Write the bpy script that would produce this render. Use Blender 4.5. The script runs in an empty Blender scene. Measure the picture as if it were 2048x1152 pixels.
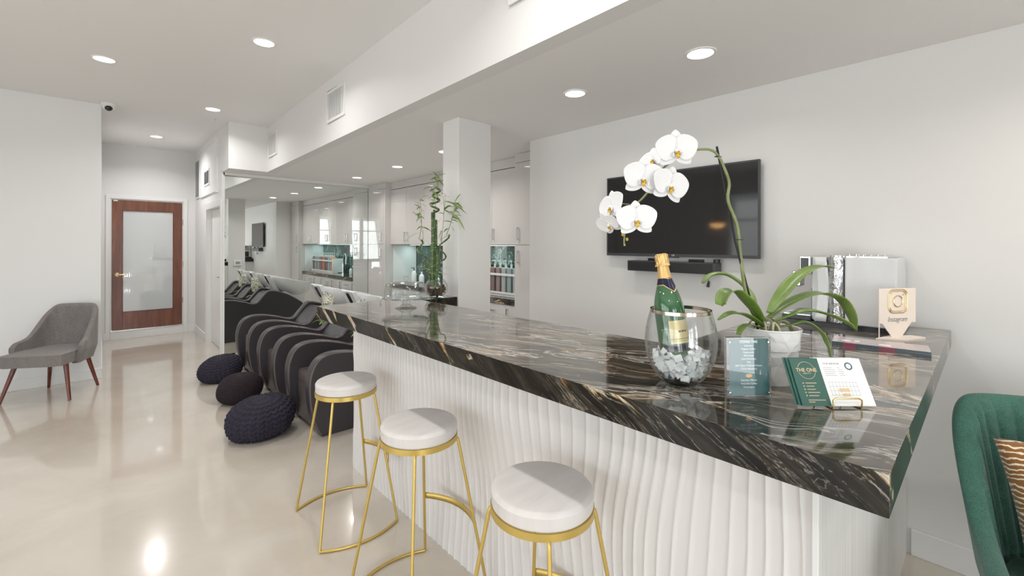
import bpy, bmesh, math, random
from mathutils import Vector, Matrix, noise
pi = math.pi
C = bpy.context.scene
COL = C.collection

# ------------------------------------------------------------------ camera
F_PX, YAW, HY, EYE, ROLL = 882.3, 42.85, 488.2, 1.5, 0.15
cam_d = bpy.data.cameras.new('camera')
cam = bpy.data.objects.new('camera', cam_d); COL.objects.link(cam)
cam_d.sensor_width = 36.0
cam_d.lens = F_PX / 2048 * 36.0
cam_d.shift_y = -(576 - HY) / 2048
cam_d.clip_start = 0.02
cam.location = (0, 0, EYE)
cam.rotation_euler = (Matrix.Rotation(math.radians(-YAW), 4, 'Z') @ Matrix.Rotation(pi/2, 4, 'X') @ Matrix.Rotation(math.radians(ROLL), 4, 'Z')).to_euler()
C.camera = cam
FW = Vector((math.sin(math.radians(YAW)), math.cos(math.radians(YAW)), 0))
RT = Vector((FW.y, -FW.x, 0))
def at(u, v, t):
    """point at depth t along the view through pixel (u, v)"""
    return Vector((0, 0, EYE)) + FW*t + RT*((u-1024)/F_PX*t) + Vector((0, 0, -(v-HY)/F_PX*t))

# ------------------------------------------------------------------ world, lights, exposure
w = bpy.data.worlds.new('sky'); C.world = w; w.use_nodes = True
nt = w.node_tree
bgn = nt.nodes['Background']
sky = nt.nodes.new('ShaderNodeTexSky')
sky.sky_type = 'NISHITA'; sky.sun_disc = False
sky.sun_elevation = math.radians(48); sky.sun_rotation = math.radians(20)
sky.air_density = 1.0; sky.dust_density = 3.0; sky.ozone_density = 1.0
mixw = nt.nodes.new('ShaderNodeMix'); mixw.data_type = 'RGBA'
mixw.inputs[0].default_value = 0.60
nt.links.new(sky.outputs[0], mixw.inputs[6]); mixw.inputs[7].default_value = (2.8, 2.65, 2.5, 1)
nt.links.new(mixw.outputs[2], bgn.inputs[0])
bgn.inputs[1].default_value = 0.62
C.view_settings.view_transform = 'Standard'; C.view_settings.look = 'None'
C.view_settings.gamma = 1.0; C.view_settings.use_curve_mapping = False
C.view_settings.exposure = -0.12
cy = C.cycles
cy.max_bounces = 12; cy.diffuse_bounces = 5; cy.glossy_bounces = 5; cy.transmission_bounces = 10; cy.transparent_max_bounces = 12
cy.caustics_reflective = True; cy.caustics_refractive = False
cy.sample_clamp_indirect = 6.0
cy.use_denoising = True

def area(name, loc, rot, sx, sy, power, color=(1, 1, 1), portal=False, spread=pi):
    d = bpy.data.lights.new(name, 'AREA'); d.shape = 'RECTANGLE'; d.size = sx; d.size_y = sy
    d.energy = power; d.color = color; d.spread = spread
    o = bpy.data.objects.new(name, d); o.location = loc; o.rotation_euler = rot; COL.objects.link(o)
    if portal: d.cycles.is_portal = True
    return o
# daylight arriving through the storefront and through unseen side windows added for light
area('daylight_front', (-1.40, -3.78, 1.35), (pi/2+0.25, 0, 0), 1.55, 2.3, 82, (0.975, 0.99, 1.02))
area('daylight_front', (0.40, -3.78, 1.35), (pi/2+0.25, 0, 0), 0.78, 2.3, 40, (0.975, 0.99, 1.02))
area('daylight_side', (-4.38, 1.0, 1.35), (pi/2+0.25, 0, -pi/2), 5.6, 2.3, 88, (0.975, 0.99, 1.02))

# ------------------------------------------------------------------ materials
MATS = {}
def mat(name, color=(0.8, 0.8, 0.8), rough=0.5, metal=0.0, spec=0.5, coat=0.0, coat_rough=0.03, trans=0.0, ior=1.5, emit=None, estr=0.0, sheen=0.0, sss=0.0):
    m = bpy.data.materials.new(name); m.use_nodes = True
    b = m.node_tree.nodes['Principled BSDF']
    b.inputs['Base Color'].default_value = (*color, 1)
    b.inputs['Roughness'].default_value = rough; b.inputs['Metallic'].default_value = metal
    b.inputs['Specular IOR Level'].default_value = spec
    b.inputs['Coat Weight'].default_value = coat; b.inputs['Coat Roughness'].default_value = coat_rough
    b.inputs['Transmission Weight'].default_value = trans; b.inputs['IOR'].default_value = ior
    b.inputs['Sheen Weight'].default_value = sheen
    if sss: b.inputs['Subsurface Weight'].default_value = sss; b.inputs['Subsurface Radius'].default_value = (0.01, 0.01, 0.01)
    if emit: b.inputs['Emission Color'].default_value = (*emit, 1); b.inputs['Emission Strength'].default_value = estr
    MATS[name] = m
    return m
def N(m, kind, **kw):
    n = m.node_tree.nodes.new('ShaderNode' + kind)
    for k, v in kw.items():
        if k in n.inputs.keys(): n.inputs[k].default_value = v
        else: setattr(n, k, v)
    return n
def L(m, a, b): m.node_tree.links.new(a, b)
def P(m): return m.node_tree.nodes['Principled BSDF']
def coords(m, scale=(1, 1, 1), rot=(0, 0, 0), loc=(0, 0, 0)):
    tc = N(m, 'TexCoord'); mp = N(m, 'Mapping')
    mp.inputs['Scale'].default_value = scale; mp.inputs['Rotation'].default_value = rot; mp.inputs['Location'].default_value = loc
    L(m, tc.outputs['Object'], mp.inputs[0])
    return mp.outputs[0]
def ramp(m, src, stops, interp='LINEAR'):
    r = N(m, 'ValToRGB'); r.color_ramp.interpolation = interp
    els = r.color_ramp.elements
    while len(els) < len(stops): els.new(0.5)
    for e, (p, c) in zip(els, stops):
        e.position = p; e.color = (*c, 1) if len(c) == 3 else c
    L(m, src, r.inputs[0]); return r.outputs[0]
def noisetex(m, vec, scale=5, detail=4, rough=0.5, dist=0.0):
    n = N(m, 'TexNoise'); n.inputs['Scale'].default_value = scale; n.inputs['Detail'].default_value = detail
    n.inputs['Roughness'].default_value = rough; n.inputs['Distortion'].default_value = dist
    L(m, vec, n.inputs['Vector']); return n.outputs['Fac']
def bump(m, src, strength=0.2, dist=0.01):
    b = N(m, 'Bump'); b.inputs['Strength'].default_value = strength; b.inputs['Distance'].default_value = dist
    L(m, src, b.inputs['Height']); L(m, b.outputs[0], P(m).inputs['Normal'])
def mixc(m, fac, a, b, blend='MIX'):
    x = N(m, 'Mix'); x.data_type = 'RGBA'; x.blend_type = blend
    for s, i in ((fac, 0), (a, 6), (b, 7)):
        if isinstance(s, (int, float)): x.inputs[i].default_value = s
        elif isinstance(s, tuple): x.inputs[i].default_value = (*s, 1)
        else: L(m, s, x.inputs[i])
    return x.outputs[2]

mat('wall_paint', (0.77, 0.762, 0.752), 0.55)
mat('wall_left_paint', (0.80, 0.80, 0.80), 0.5)
mat('ceiling_paint', (0.84, 0.83, 0.82), 0.8)
mat('trim_paint', (0.80, 0.80, 0.79), 0.35)
mat('white_plastic', (0.82, 0.82, 0.82), 0.3)
mat('black_plastic', (0.012, 0.012, 0.014), 0.35)
mat('dark_grey_plastic', (0.05, 0.05, 0.055), 0.4)
mat('chrome', (0.85, 0.85, 0.86), 0.08, 1.0)
mat('steel', (0.62, 0.62, 0.63), 0.25, 1.0)
mat('brass', (0.75, 0.58, 0.30), 0.2, 1.0)
mat('gold_paint', (0.62, 0.45, 0.13), 0.32, 0.65)
mat('gold_metal', (0.80, 0.60, 0.28), 0.25, 1.0)
mat('mirror', (0.86, 0.89, 0.88), 0.0, 1.0)
mat('cabinet_gloss', (0.63, 0.612, 0.60), 0.5, spec=0.0, coat=0.8, coat_rough=0.02)
mat('shadow_gap', (0.06, 0.06, 0.06), 0.6)
mat('lamp_glow', (1, 1, 1), 0.5, emit=(1.0, 0.97, 0.93), estr=9.0)
mat('led_glow', (1, 1, 1), 0.5, emit=(0.75, 1.0, 0.95), estr=4.0)
mat('ceramic', (0.84, 0.84, 0.85), 0.12, coat=0.5)
mat('screen', (0.012, 0.012, 0.014), 0.06, spec=0.6)
mat('black_gloss', (0.02, 0.02, 0.022), 0.12)
mat('paper', (0.85, 0.85, 0.84), 0.5)
mat('glass', (1, 1, 1), 0.0, trans=1.0, ior=1.45)
mat('acrylic', (1, 1, 1), 0.0, trans=1.0, ior=1.2)
mat('frosted_door_glass', (0.62, 0.65, 0.66), 0.25, coat=1.0, coat_rough=0.0)

def thin_glass(name, tint=(1, 1, 1), refl=1.0):
    m = bpy.data.materials.new(name); m.use_nodes = True
    t = m.node_tree; t.nodes.clear()
    out = t.nodes.new('ShaderNodeOutputMaterial'); mx = t.nodes.new('ShaderNodeMixShader')
    tr = t.nodes.new('ShaderNodeBsdfTransparent'); gl = t.nodes.new('ShaderNodeBsdfGlossy'); lw = t.nodes.new('ShaderNodeLayerWeight'); lw.inputs[0].default_value = 0.5; pw = t.nodes.new('ShaderNodeMath'); pw.operation = 'POWER'; pw.inputs[1].default_value = 4.0; fr = t.nodes.new('ShaderNodeMath'); fr.operation = 'MULTIPLY_ADD'; fr.inputs[1].default_value = 0.75*refl; fr.inputs[2].default_value = 0.04*refl; t.links.new(lw.outputs['Facing'], pw.inputs[0]); t.links.new(pw.outputs[0], fr.inputs[0])
    tr.inputs[0].default_value = (*tint, 1); gl.inputs['Roughness'].default_value = 0.0
    t.links.new(fr.outputs[0], mx.inputs[0]); t.links.new(tr.outputs[0], mx.inputs[1]); t.links.new(gl.outputs[0], mx.inputs[2])
    t.links.new(mx.outputs[0], out.inputs[0]); MATS[name] = m; return m
thin_glass('window_glass', (0.96, 0.98, 0.97))
thin_glass('vessel_glass', (0.975, 0.985, 0.985), 1.4)
thin_glass('menu_plate', (0.97, 0.98, 0.98), 0.8)
mat('rim_bronze', (0.66, 0.55, 0.46), 0.15, 1.0)

P(MATS['frosted_door_glass']).inputs['Coat IOR'].default_value = 2.2
# polished epoxy floor
m = mat('epoxy_floor', (0.55, 0.5, 0.43), 0.16, coat=0.8, coat_rough=0.05)
v = coords(m)
n1 = noisetex(m, v, 1.1, 6, 0.6, 0.6)
c = ramp(m, n1, [(0.30, (0.54, 0.475, 0.40)), (0.5, (0.60, 0.54, 0.465)), (0.72, (0.66, 0.61, 0.545))])
L(m, c, P(m).inputs['Base Color'])
# marble worktop : dark, streaked along Y, gold and white veins
def marble(name, sx=1.0, rotz=-0.28, rotx=0.0, bold=1.0, rough=0.09, coat=0.6, blot=0.0, vein=0.0, warp=0.42, dark=1.0, bmo=0.0):
    m = mat(name, (0.05, 0.045, 0.04), rough, coat=coat, coat_rough=0.02)
    v = coords(m, (1, 1, 1), (rotx, 0, rotz))
    wn = N(m, 'TexNoise'); wn.inputs['Scale'].default_value = 1.3; wn.inputs['Detail'].default_value = 3
    L(m, v, wn.inputs['Vector'])
    sub = N(m, 'VectorMath', operation='SUBTRACT'); L(m, wn.outputs['Color'], sub.inputs[0]); sub.inputs[1].default_value = (0.5, 0.5, 0.5)
    sc = N(m, 'VectorMath', operation='SCALE'); L(m, sub.outputs[0], sc.inputs[0]); sc.inputs['Scale'].default_value = warp*bold
    ad = N(m, 'VectorMath', operation='ADD'); L(m, v, ad.inputs[0]); L(m, sc.outputs[0], ad.inputs[1])
    st = N(m, 'Mapping'); st.inputs['Scale'].default_value = (15*sx, 0.9*sx, 15*sx); L(m, ad.outputs[0], st.inputs[0])
    base = noisetex(m, st.outputs[0], 1.4, 9, 0.68, 0.25)
    c0 = ramp(m, base, [(p_, tuple(x*dark for x in q_)) for p_, q_ in [(0.28, (0.006, 0.005, 0.006)), (0.42, (0.022, 0.019, 0.015)), (0.52, (0.055, 0.047, 0.034)), (0.60, (0.11, 0.09, 0.065)), (0.66, (0.03, 0.026, 0.02)), (0.80, (0.012, 0.011, 0.010))]])
    st2 = N(m, 'Mapping'); st2.inputs['Scale'].default_value = (26*sx, 1.7*sx, 26*sx); st2.inputs['Location'].default_value = (3, 7, 1); L(m, ad.outputs[0], st2.inputs[0])
    ve = noisetex(m, st2.outputs[0], 1.0, 7, 0.62, 0.5)
    vm = ramp(m, ve, [(0.485-vein, (0, 0, 0)), (0.503, (1, 1, 1)), (0.512+vein, (0.3, 0.3, 0.3)), (0.530+vein, (0, 0, 0))])
    big = noisetex(m, coords(m, (2.4*bold, 1.4*bold, 2.4*bold), (0, 0, rotz)), 1.1, 3, 0.5)
    bm_ = ramp(m, big, [(0.42+bmo, (0.03, 0.03, 0.03)), (0.58+bmo, (1, 1, 1))])
    fac = mixc(m, 1.0, vm, bm_, 'MULTIPLY')
    vc = ramp(m, noisetex(m, st.outputs[0], 0.5, 2, 0.5), [(0.42, (0.52, 0.46, 0.39)), (0.50, (0.66, 0.61, 0.55)), (0.555, (0.60, 0.50, 0.38)), (0.585, (0.40, 0.20, 0.05)), (0.61, (0.60, 0.56, 0.51))])
    c1 = mixc(m, fac, c0, vc)
    st3 = N(m, 'Mapping'); st3.inputs['Scale'].default_value = (5.0, 1.3, 7.0); st3.inputs['Location'].default_value = (9, 2, 4); L(m, ad.outputs[0], st3.inputs[0])
    bl = noisetex(m, st3.outputs[0], 1.0, 8, 0.66, 1.1)
    bmk = ramp(m, bl, [(0.600+blot, (0, 0, 0)), (0.63+blot, (1, 1, 1)), (0.66+blot, (0.75, 0.75, 0.75)), (0.70+blot, (0, 0, 0))])
    bc = ramp(m, noisetex(m, st2.outputs[0], 2.4, 5, 0.7), [(0.36, (0.30, 0.12, 0.02)), (0.45, (0.50, 0.30, 0.11)), (0.52, (0.66, 0.60, 0.48)), (0.60, (0.55, 0.50, 0.42)), (0.68, (0.08, 0.06, 0.04))])
    c2 = mixc(m, bmk, c1, bc)
    L(m, c2, P(m).inputs['Base Color'])
    return m
marble('marble_top', 0.70, -0.36, blot=0.05, vein=0.012, dark=1.2, bmo=-0.03)
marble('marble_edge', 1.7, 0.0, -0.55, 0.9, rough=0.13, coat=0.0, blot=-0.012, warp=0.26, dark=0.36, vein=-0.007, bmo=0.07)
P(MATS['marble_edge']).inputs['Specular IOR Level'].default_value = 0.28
marble('marble_back', 1.0, 0.5)
# brown door wood
m = mat('door_wood', (0.2, 0.07, 0.035), 0.32, coat=0.3, coat_rough=0.15)
v = coords(m, (9, 9, 0.9))
c = ramp(m, noisetex(m, v, 2.0, 8, 0.65, 0.6), [(0.3, (0.10, 0.030, 0.015)), (0.52, (0.175, 0.056, 0.028)), (0.72, (0.27, 0.098, 0.048))])
L(m, c, P(m).inputs['Base Color'])
m = mat('leg_wood', (0.16, 0.03, 0.015), 0.25, coat=0.5, coat_rough=0.1)
v = coords(m, (20, 20, 2)); L(m, ramp(m, noisetex(m, v, 2, 6), [(0.3, (0.075, 0.010, 0.007)), (0.7, (0.20, 0.045, 0.02))]), P(m).inputs['Base Color'])
# white panels of the bar
m = mat('bar_panel', (0.74, 0.715, 0.70), 0.42)
m = mat('bar_laminate', (0.78, 0.78, 0.77), 0.35)
v = coords(m, (90, 90, 1.2)); nn = noisetex(m, v, 1.0, 5, 0.6)
L(m, ramp(m, nn, [(0.35, (0.66, 0.66, 0.65)), (0.6, (0.80, 0.795, 0.785))]), P(m).inputs['Base Color']); bump(m, nn, 0.25, 0.002)
# stool seat, pale wood-grain marble look
m = mat('seat_stone', (0.8, 0.76, 0.74), 0.45)
v = coords(m, (3, 14, 3), (0, 0, 0.5)); L(m, ramp(m, noisetex(m, v, 1.2, 5), [(0.35, (0.66, 0.62, 0.60)), (0.6, (0.73, 0.70, 0.68))]), P(m).inputs['Base Color'])
def fabric(name, c1, c2, scale=220, rough=0.9, bs=0.4, sheen=0.2, zs=1.0):
    m = mat(name, c1, rough, sheen=sheen)
    v = coords(m, (1, 1, zs)); n = noisetex(m, v, scale, 3, 0.6)
    n2 = noisetex(m, v, scale/14, 3, 0.6)
    a = ramp(m, n, [(0.36, c1), (0.64, c2)])
    b = mixc(m, 0.25, a, ramp(m, n2, [(0.3, c1), (0.7, c2)]))
    L(m, b, P(m).inputs['Base Color']); bump(m, n, bs, 0.002); return m
fabric('grey_fabric', (0.135, 0.120, 0.115), (0.27, 0.245, 0.235), 300, zs=0.25)
fabric('green_fabric', (0.016, 0.060, 0.046), (0.065, 0.19, 0.145), 420)
fabric('knit_navy', (0.010, 0.008, 0.017), (0.030, 0.024, 0.044), 150, sheen=0.0)
fabric('knit_plum', (0.010, 0.005, 0.008), (0.028, 0.016, 0.021), 150, sheen=0.0)
m = mat('leather', (0.044, 0.038, 0.044), 0.36, coat=0.15, coat_rough=0.3)
bump(m, noisetex(m, coords(m), 320, 2), 0.12, 0.001)
mat('piping', (0.22, 0.15, 0.12), 0.45)
m = mat('leather_seat_lit', (0.080, 0.062, 0.060), 0.38, coat=0.15, coat_rough=0.3)  # chair leather with the seat's brighter, browner lighting put into its colour
bump(m, noisetex(m, coords(m), 320, 2), 0.12, 0.001)
m = mat('leather_inner', (0.055, 0.055, 0.06), 0.42, coat=0.1, coat_rough=0.4)
bump(m, noisetex(m, coords(m), 320, 2), 0.12, 0.001)
# plants
def leafmat(name, c1, c2, s=30):
    m = mat(name, c1, 0.38, coat=0.15, coat_rough=0.3)
    v = coords(m); L(m, ramp(m, noisetex(m, v, s, 3), [(0.35, c1), (0.65, c2)]), P(m).inputs['Base Color']); return m
leafmat('orchid_leaf', (0.11, 0.20, 0.025), (0.21, 0.31, 0.075), 14)
leafmat('orchid_stem', (0.16, 0.19, 0.06), (0.27, 0.30, 0.13), 25)
leafmat('bamboo_leaf', (0.13, 0.21, 0.045), (0.30, 0.38, 0.12))
leafmat('bamboo_stem', (0.035, 0.085, 0.02), (0.09, 0.16, 0.035), 20)
leafmat('bamboo_ring', (0.45, 0.45, 0.30), (0.6, 0.6, 0.45))
mat('petal', (0.86, 0.86, 0.87), 0.5, sss=0.25)
mat('petal_cream', (0.80, 0.78, 0.64), 0.6)
mat('petal_lip', (0.75, 0.48, 0.03), 0.5)
mat('petal_spot', (0.20, 0.02, 0.02), 0.5)
mat('bud', (0.45, 0.36, 0.08), 0.5)
mat('root', (0.42, 0.40, 0.26), 0.7)
m = mat('soil', (0.05, 0.025, 0.012), 0.9); L(m, ramp(m, noisetex(m, coords(m), 90, 4), [(0.35, (0.015, 0.008, 0.004)), (0.65, (0.16, 0.09, 0.04))]), P(m).inputs['Base Color'])
mat('pot_white', (0.80, 0.80, 0.79), 0.5)

# ------------------------------------------------------------------ mesh tools
class MB:
    def __init__(s): s.v = []; s.f = []; s.m = []
    def add(s, vs, fs, mi=0):
        o = len(s.v); s.v += [tuple(x) for x in vs]; s.f += [tuple(i+o for i in f) for f in fs]; s.m += [mi]*len(fs); return s
    def xf(s, M):
        s.v = [tuple(M @ Vector(x)) for x in s.v]; return s
    def box(s, lo, hi, mi=0):
        (a, b, c), (d, e, f) = lo, hi
        s.add([(a, b, c), (d, b, c), (d, e, c), (a, e, c), (a, b, f), (d, b, f), (d, e, f), (a, e, f)],
              [(0, 3, 2, 1), (4, 5, 6, 7), (0, 1, 5, 4), (1, 2, 6, 5), (2, 3, 7, 6), (3, 0, 4, 7)], mi); return s
    def prism(s, pts, z0, z1, mi=0, mi_top=None):
        n = len(pts)
        vs = [(x, y, z0) for x, y in pts] + [(x, y, z1) for x, y in pts]
        s.add(vs, [tuple(range(n))[::-1]], mi); o = len(s.v) - 2*n
        s.f.append(tuple(o+n+i for i in range(n))); s.m.append(mi if mi_top is None else mi_top)
        for i in range(n):
            j = (i+1) % n; s.f.append((o+i, o+j, o+n+j, o+n+i)); s.m.append(mi)
        return s
    def lathe(s, prof, n=48, mi=0, c=(0, 0, 0), cap=True):
        """profile [(r, z)...] bottom to top"""
        vs = []; fs = []
        for r, z in prof:
            for i in range(n):
                a = 2*pi*i/n; vs.append((c[0]+r*math.cos(a), c[1]+r*math.sin(a), c[2]+z))
        k = len(prof)
        for j in range(k-1):
            for i in range(n):
                i2 = (i+1) % n; fs.append((j*n+i, j*n+i2, (j+1)*n+i2, (j+1)*n+i))
        if cap:
            if prof[0][0] > 1e-6: fs.append(tuple(range(n))[::-1])
            if prof[-1][0] > 1e-6: fs.append(tuple((k-1)*n+i for i in range(n)))
        s.add(vs, fs, mi); return s
    def tube(s, path, r=0.01, n=10, mi=0, closed=False, cap=True, flat=None):
        """path of points; r number or list; flat=(a,b) elliptical section scale"""
        pts = [Vector(p) for p in path]; k = len(pts)
        rs = r if isinstance(r, (list, tuple)) else [r]*k
        T = []
        for i in range(k):
            if closed: d = pts[(i+1) % k] - pts[i-1]
            elif i == 0: d = pts[1]-pts[0]
            elif i == k-1: d = pts[-1]-pts[-2]
            else: d = (pts[i+1]-pts[i]).normalized() + (pts[i]-pts[i-1]).normalized()
            T.append(d.normalized())
        up = Vector((0, 0, 1)) if abs(T[0].z) < 0.9 else Vector((1, 0, 0))
        nrm = (up - T[0]*up.dot(T[0])).normalized()
        vs = []; fs = []
        for i in range(k):
            nrm = nrm - T[i]*nrm.dot(T[i])
            if nrm.length < 1e-6: nrm = T[i].orthogonal()
            nrm.normalize(); bi = T[i].cross(nrm)
            fa, fb = flat if flat else (1, 1)
            for j in range(n):
                a = 2*pi*j/n
                vs.append(pts[i] + nrm*(math.cos(a)*rs[i]*fa) + bi*(math.sin(a)*rs[i]*fb))
        kk = k if closed else k-1
        for i in range(kk):
            i2 = (i+1) % k
            for j in range(n):
                j2 = (j+1) % n; fs.append((i*n+j, i*n+j2, i2*n+j2, i2*n+j))
        if cap and not closed:
            fs.append(tuple(range(n))[::-1]); fs.append(tuple((k-1)*n+j for j in range(n)))
        s.add(vs, fs, mi); return s
    def grid(s, fn, nu, nv, mi=0, wu=False, wv=False):
        vs = [fn(i/(nu if wu else nu-1), j/(nv if wv else nv-1)) for i in range(nu) for j in range(nv)]
        fs = []
        for i in range(nu if wu else nu-1):
            for j in range(nv if wv else nv-1):
                a = i*nv+j; b = ((i+1) % nu)*nv+j; c_ = ((i+1) % nu)*nv+(j+1) % nv; d = i*nv+(j+1) % nv
                fs.append((a, b, c_, d))
        s.add(vs, fs, mi); return s
    def ball(s, c, r, mi=0, n=14, sc=(1, 1, 1)):
        c = Vector(c)
        prof = [(max(1e-5, math.sin(pi*i/n)*r), -math.cos(pi*i/n)*r) for i in range(n+1)]
        b = MB().lathe(prof, n*2, cap=False)
        s.add([c+Vector((x*sc[0], y*sc[1], z*sc[2])) for x, y, z in b.v], b.f, mi); return s
    def build(s, name, mats, parent=None, smooth=True, bevel=0.0, subsurf=0, loc=None, angle=40, seg=2, solid=0.0, **props):
        me = bpy.data.meshes.new(name); me.from_pydata(s.v, [], s.f); 
        if isinstance(mats, str): mats = [mats]
        for x in mats: me.materials.append(MATS[x])
        me.polygons.foreach_set('material_index', s.m)
        bm = bmesh.new(); bm.from_mesh(me); bmesh.ops.remove_doubles(bm, verts=bm.verts, dist=1e-5)
        bmesh.ops.recalc_face_normals(bm, faces=bm.faces); bm.to_mesh(me); bm.free()
        if smooth:
            me.polygons.foreach_set('use_smooth', [True]*len(me.polygons))
            if angle < 180: me.set_sharp_from_angle(angle=math.radians(angle))
        me.update()
        o = bpy.data.objects.new(name, me); COL.objects.link(o)
        if loc is not None: o.location = loc
        if solid:
            md = o.modifiers.new('thickness', 'SOLIDIFY'); md.thickness = solid; md.offset = 0
        if bevel:
            md = o.modifiers.new('edges', 'BEVEL'); md.width = bevel; md.segments = seg; md.limit_method = 'ANGLE'; md.angle_limit = math.radians(35); md.harden_normals = False
        if subsurf:
            md = o.modifiers.new('round', 'SUBSURF'); md.levels = subsurf; md.render_levels = subsurf
        if parent is not None: o.parent = parent
        for k, x in props.items(): o[k] = x
        return o
def thing(name, label, cat, loc=(0, 0, 0), rz=0.0, group=None):
    o = bpy.data.objects.new(name, None); COL.objects.link(o); o.empty_display_size = 0.05
    o.location = loc; o.rotation_euler = (0, 0, rz); o['label'] = label; o['category'] = cat
    if group: o['group'] = group
    return o
def tag(o, label, cat, group=None, kind=None):
    o['label'] = label; o['category'] = cat
    if group: o['group'] = group
    if kind: o['kind'] = kind
    return o
def kids(o): return [c for c in bpy.data.objects if c.parent is o]
def dup(root, loc=None, rz=None, label=None, group=None):
    def rec(o, par):
        c = o.copy(); COL.objects.link(c); c.parent = par
        for k in kids(o): rec(k, c)
        return c
    r = rec(root, root.parent)
    if loc is not None: r.location = loc
    if rz is not None: r.rotation_euler = (0, 0, rz)
    if label: r['label'] = label
    if group: r['group'] = group
    return r
def text(name, body, size, M, mt, parent=None, ext=0.0004, align='CENTER', shear=0.0, bold=0.0, sx=1.0, spacing=1.0):
    cu = bpy.data.curves.new(name, 'FONT'); cu.body = body; cu.size = size; cu.extrude = ext; cu.align_x = align; cu.align_y = 'CENTER'
    cu.shear = shear; cu.offset = bold; cu.space_character = spacing; cu.resolution_u = 3
    tmp = bpy.data.objects.new(name, cu); COL.objects.link(tmp)
    dg = bpy.context.evaluated_depsgraph_get()
    me = bpy.data.meshes.new_from_object(tmp.evaluated_get(dg)); bpy.data.objects.remove(tmp)
    me.transform(M @ Matrix.Diagonal((sx, 1, 1, 1)))
    me.materials.clear(); me.materials.append(MATS[mt])
    o = bpy.data.objects.new(name, me); COL.objects.link(o)
    if parent is not None: o.parent = parent
    return o
def plane_frame(origin, xdir, ydir):
    x = Vector(xdir).normalized(); y = Vector(ydir); y = (y - x*y.dot(x)).normalized(); z = x.cross(y)
    M = Matrix((x, y, z)).transposed().to_4x4(); M.translation = Vector(origin); return M
def bez(p0, p1, p2, p3, n=12):
    p0, p1, p2, p3 = map(Vector, (p0, p1, p2, p3)); out = []
    for i in range(n+1):
        t = i/n; out.append(p0*(1-t)**3 + p1*3*t*(1-t)**2 + p2*3*t*t*(1-t) + p3*t**3)
    return out
def spline(pts, per=6):
    """Catmull-Rom through points (tuples of any length)"""
    pts = [Vector(p) for p in pts]; out = []
    for i in range(len(pts)-1):
        p0 = pts[max(i-1, 0)]; p1 = pts[i]; p2 = pts[i+1]; p3 = pts[min(i+2, len(pts)-1)]
        for j in range(per):
            t = j/per
            out.append(0.5*((2*p1) + (p2-p0)*t + (2*p0-5*p1+4*p2-p3)*t*t + (3*p1-p0-3*p2+p3)*t**3))
    out.append(pts[-1]); return out
def lerp(a, b, t): return a+(b-a)*t
def interp(x, tab):
    if x <= tab[0][0]: return tab[0][1]
    for (a, va), (b, vb) in zip(tab, tab[1:]):
        if x <= b:
            t = (x-a)/(b-a); t = t*t*(3-2*t) ; return lerp(va, vb, t)
    return tab[-1][1]
# ------------------------------------------------------------------ the setting
XW, YM, YD, ZC, ZS, XH = 2.885, 6.92, 9.2, 3.04, 2.45, 1.16
YF, XL = -3.6, -4.2
def struct(name, mb, mt, smooth=False, **kw):
    o = mb.build(name, mt, smooth=smooth, **kw); o['kind'] = 'structure'; return o
struct('floor', MB().box((XL-0.2, YF-0.2, -0.1), (4.2, YD+0.2, 0)), 'epoxy_floor')
struct('exterior_ground', MB().box((-12, -14, -0.16), (6, YF-0.2, -0.1)).box((-12, YF-0.2, -0.16), (XL-0.2, 12, -0.1)), 'trim_paint')
struct('ceiling', MB().box((XL-0.2, YF-0.2, ZC), (1.9, YD+0.2, ZC+0.15)), 'ceiling_paint')
bx = lambda y: 1.603 + (y-6.51)*0.0192      # the bulkhead runs very slightly askew
struct('ceiling_soffit', MB().prism([(bx(YF)+0.02, YF), (4.1, YF), (4.1, YM), (XH+0.001, YM), (XH+0.001, 6.53), (bx(6.51)+0.02, 6.53)], ZS, ZS+0.04), 'ceiling_paint')
struct('wall_bulkhead', MB().prism([(bx(YF), YF), (bx(YF)+0.1, YF), (bx(6.51)+0.1, 6.55), (XH, 6.55), (XH, 6.51), (bx(6.51), 6.51)], ZS-0.001, ZC), 'wall_paint')
struct('wall_right', MB().box((XW, YF, 0), (4.0, 2.87, ZS)), 'wall_paint')
struct('wall_recess', MB().box((3.76, 2.85, 0), (4.0, 7.1, ZS)), 'wall_paint')
# wall carrying the big mirror
struct('wall_mirror_side', MB().box((XH+0.02, YM+0.012, 0), (4.0, YM+0.2, ZC)), 'wall_paint')
# hall wall with the white door opening
hw = MB(); hw.box((XH, 8.06, 0), (XH+0.16, YD, ZC)).box((XH, 6.98, 2.02), (XH+0.16, 8.06, ZC)).box((XH, 6.545, 2.47), (XH+0.16, 6.98, ZC)).box((XH, YM+0.012, 0), (XH+0.16, 6.98, 2.45))
struct('wall_hall', hw, 'wall_paint')
struct('wall_hall_end', MB().box((-0.3, YD, 0), (0.085, YD+0.2, ZC)).box((0.993, YD, 0), (2.0, YD+0.2, ZC)).box((0.085, YD, 2.185), (0.993, YD+0.2, ZC)).box((0.085, YD, 0), (0.993, YD+0.2, 0.13)), 'wall_paint')
struct('wall_left', MB().box((XL-0.2, 6.7, 0), (-0.015, 6.85, ZC)).box((-0.18, 6.8, 0), (-0.015, YD, ZC)), 'wall_left_paint')
struct('baseboard_left', MB().box((XL, 6.685, 0), (-0.002, 6.7, 0.115)).box((-0.015, 6.7, 0), (-0.002, YD, 0.115)), 'trim_paint', bevel=0.004)
struct('baseboard_right', MB().box((XW-0.014, YF, 0), (XW, 0.25, 0.125)), 'trim_paint', bevel=0.003)
struct('baseboard_hall', MB().box((XH-0.014, 8.14, 0), (XH, YD, 0.115)).box((-0.0, YD-0.014, 0), (0.03, YD, 0.115)).box((1.05, YD-0.014, 0), (XH, YD, 0.115)), 'trim_paint', bevel=0.003)
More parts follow.
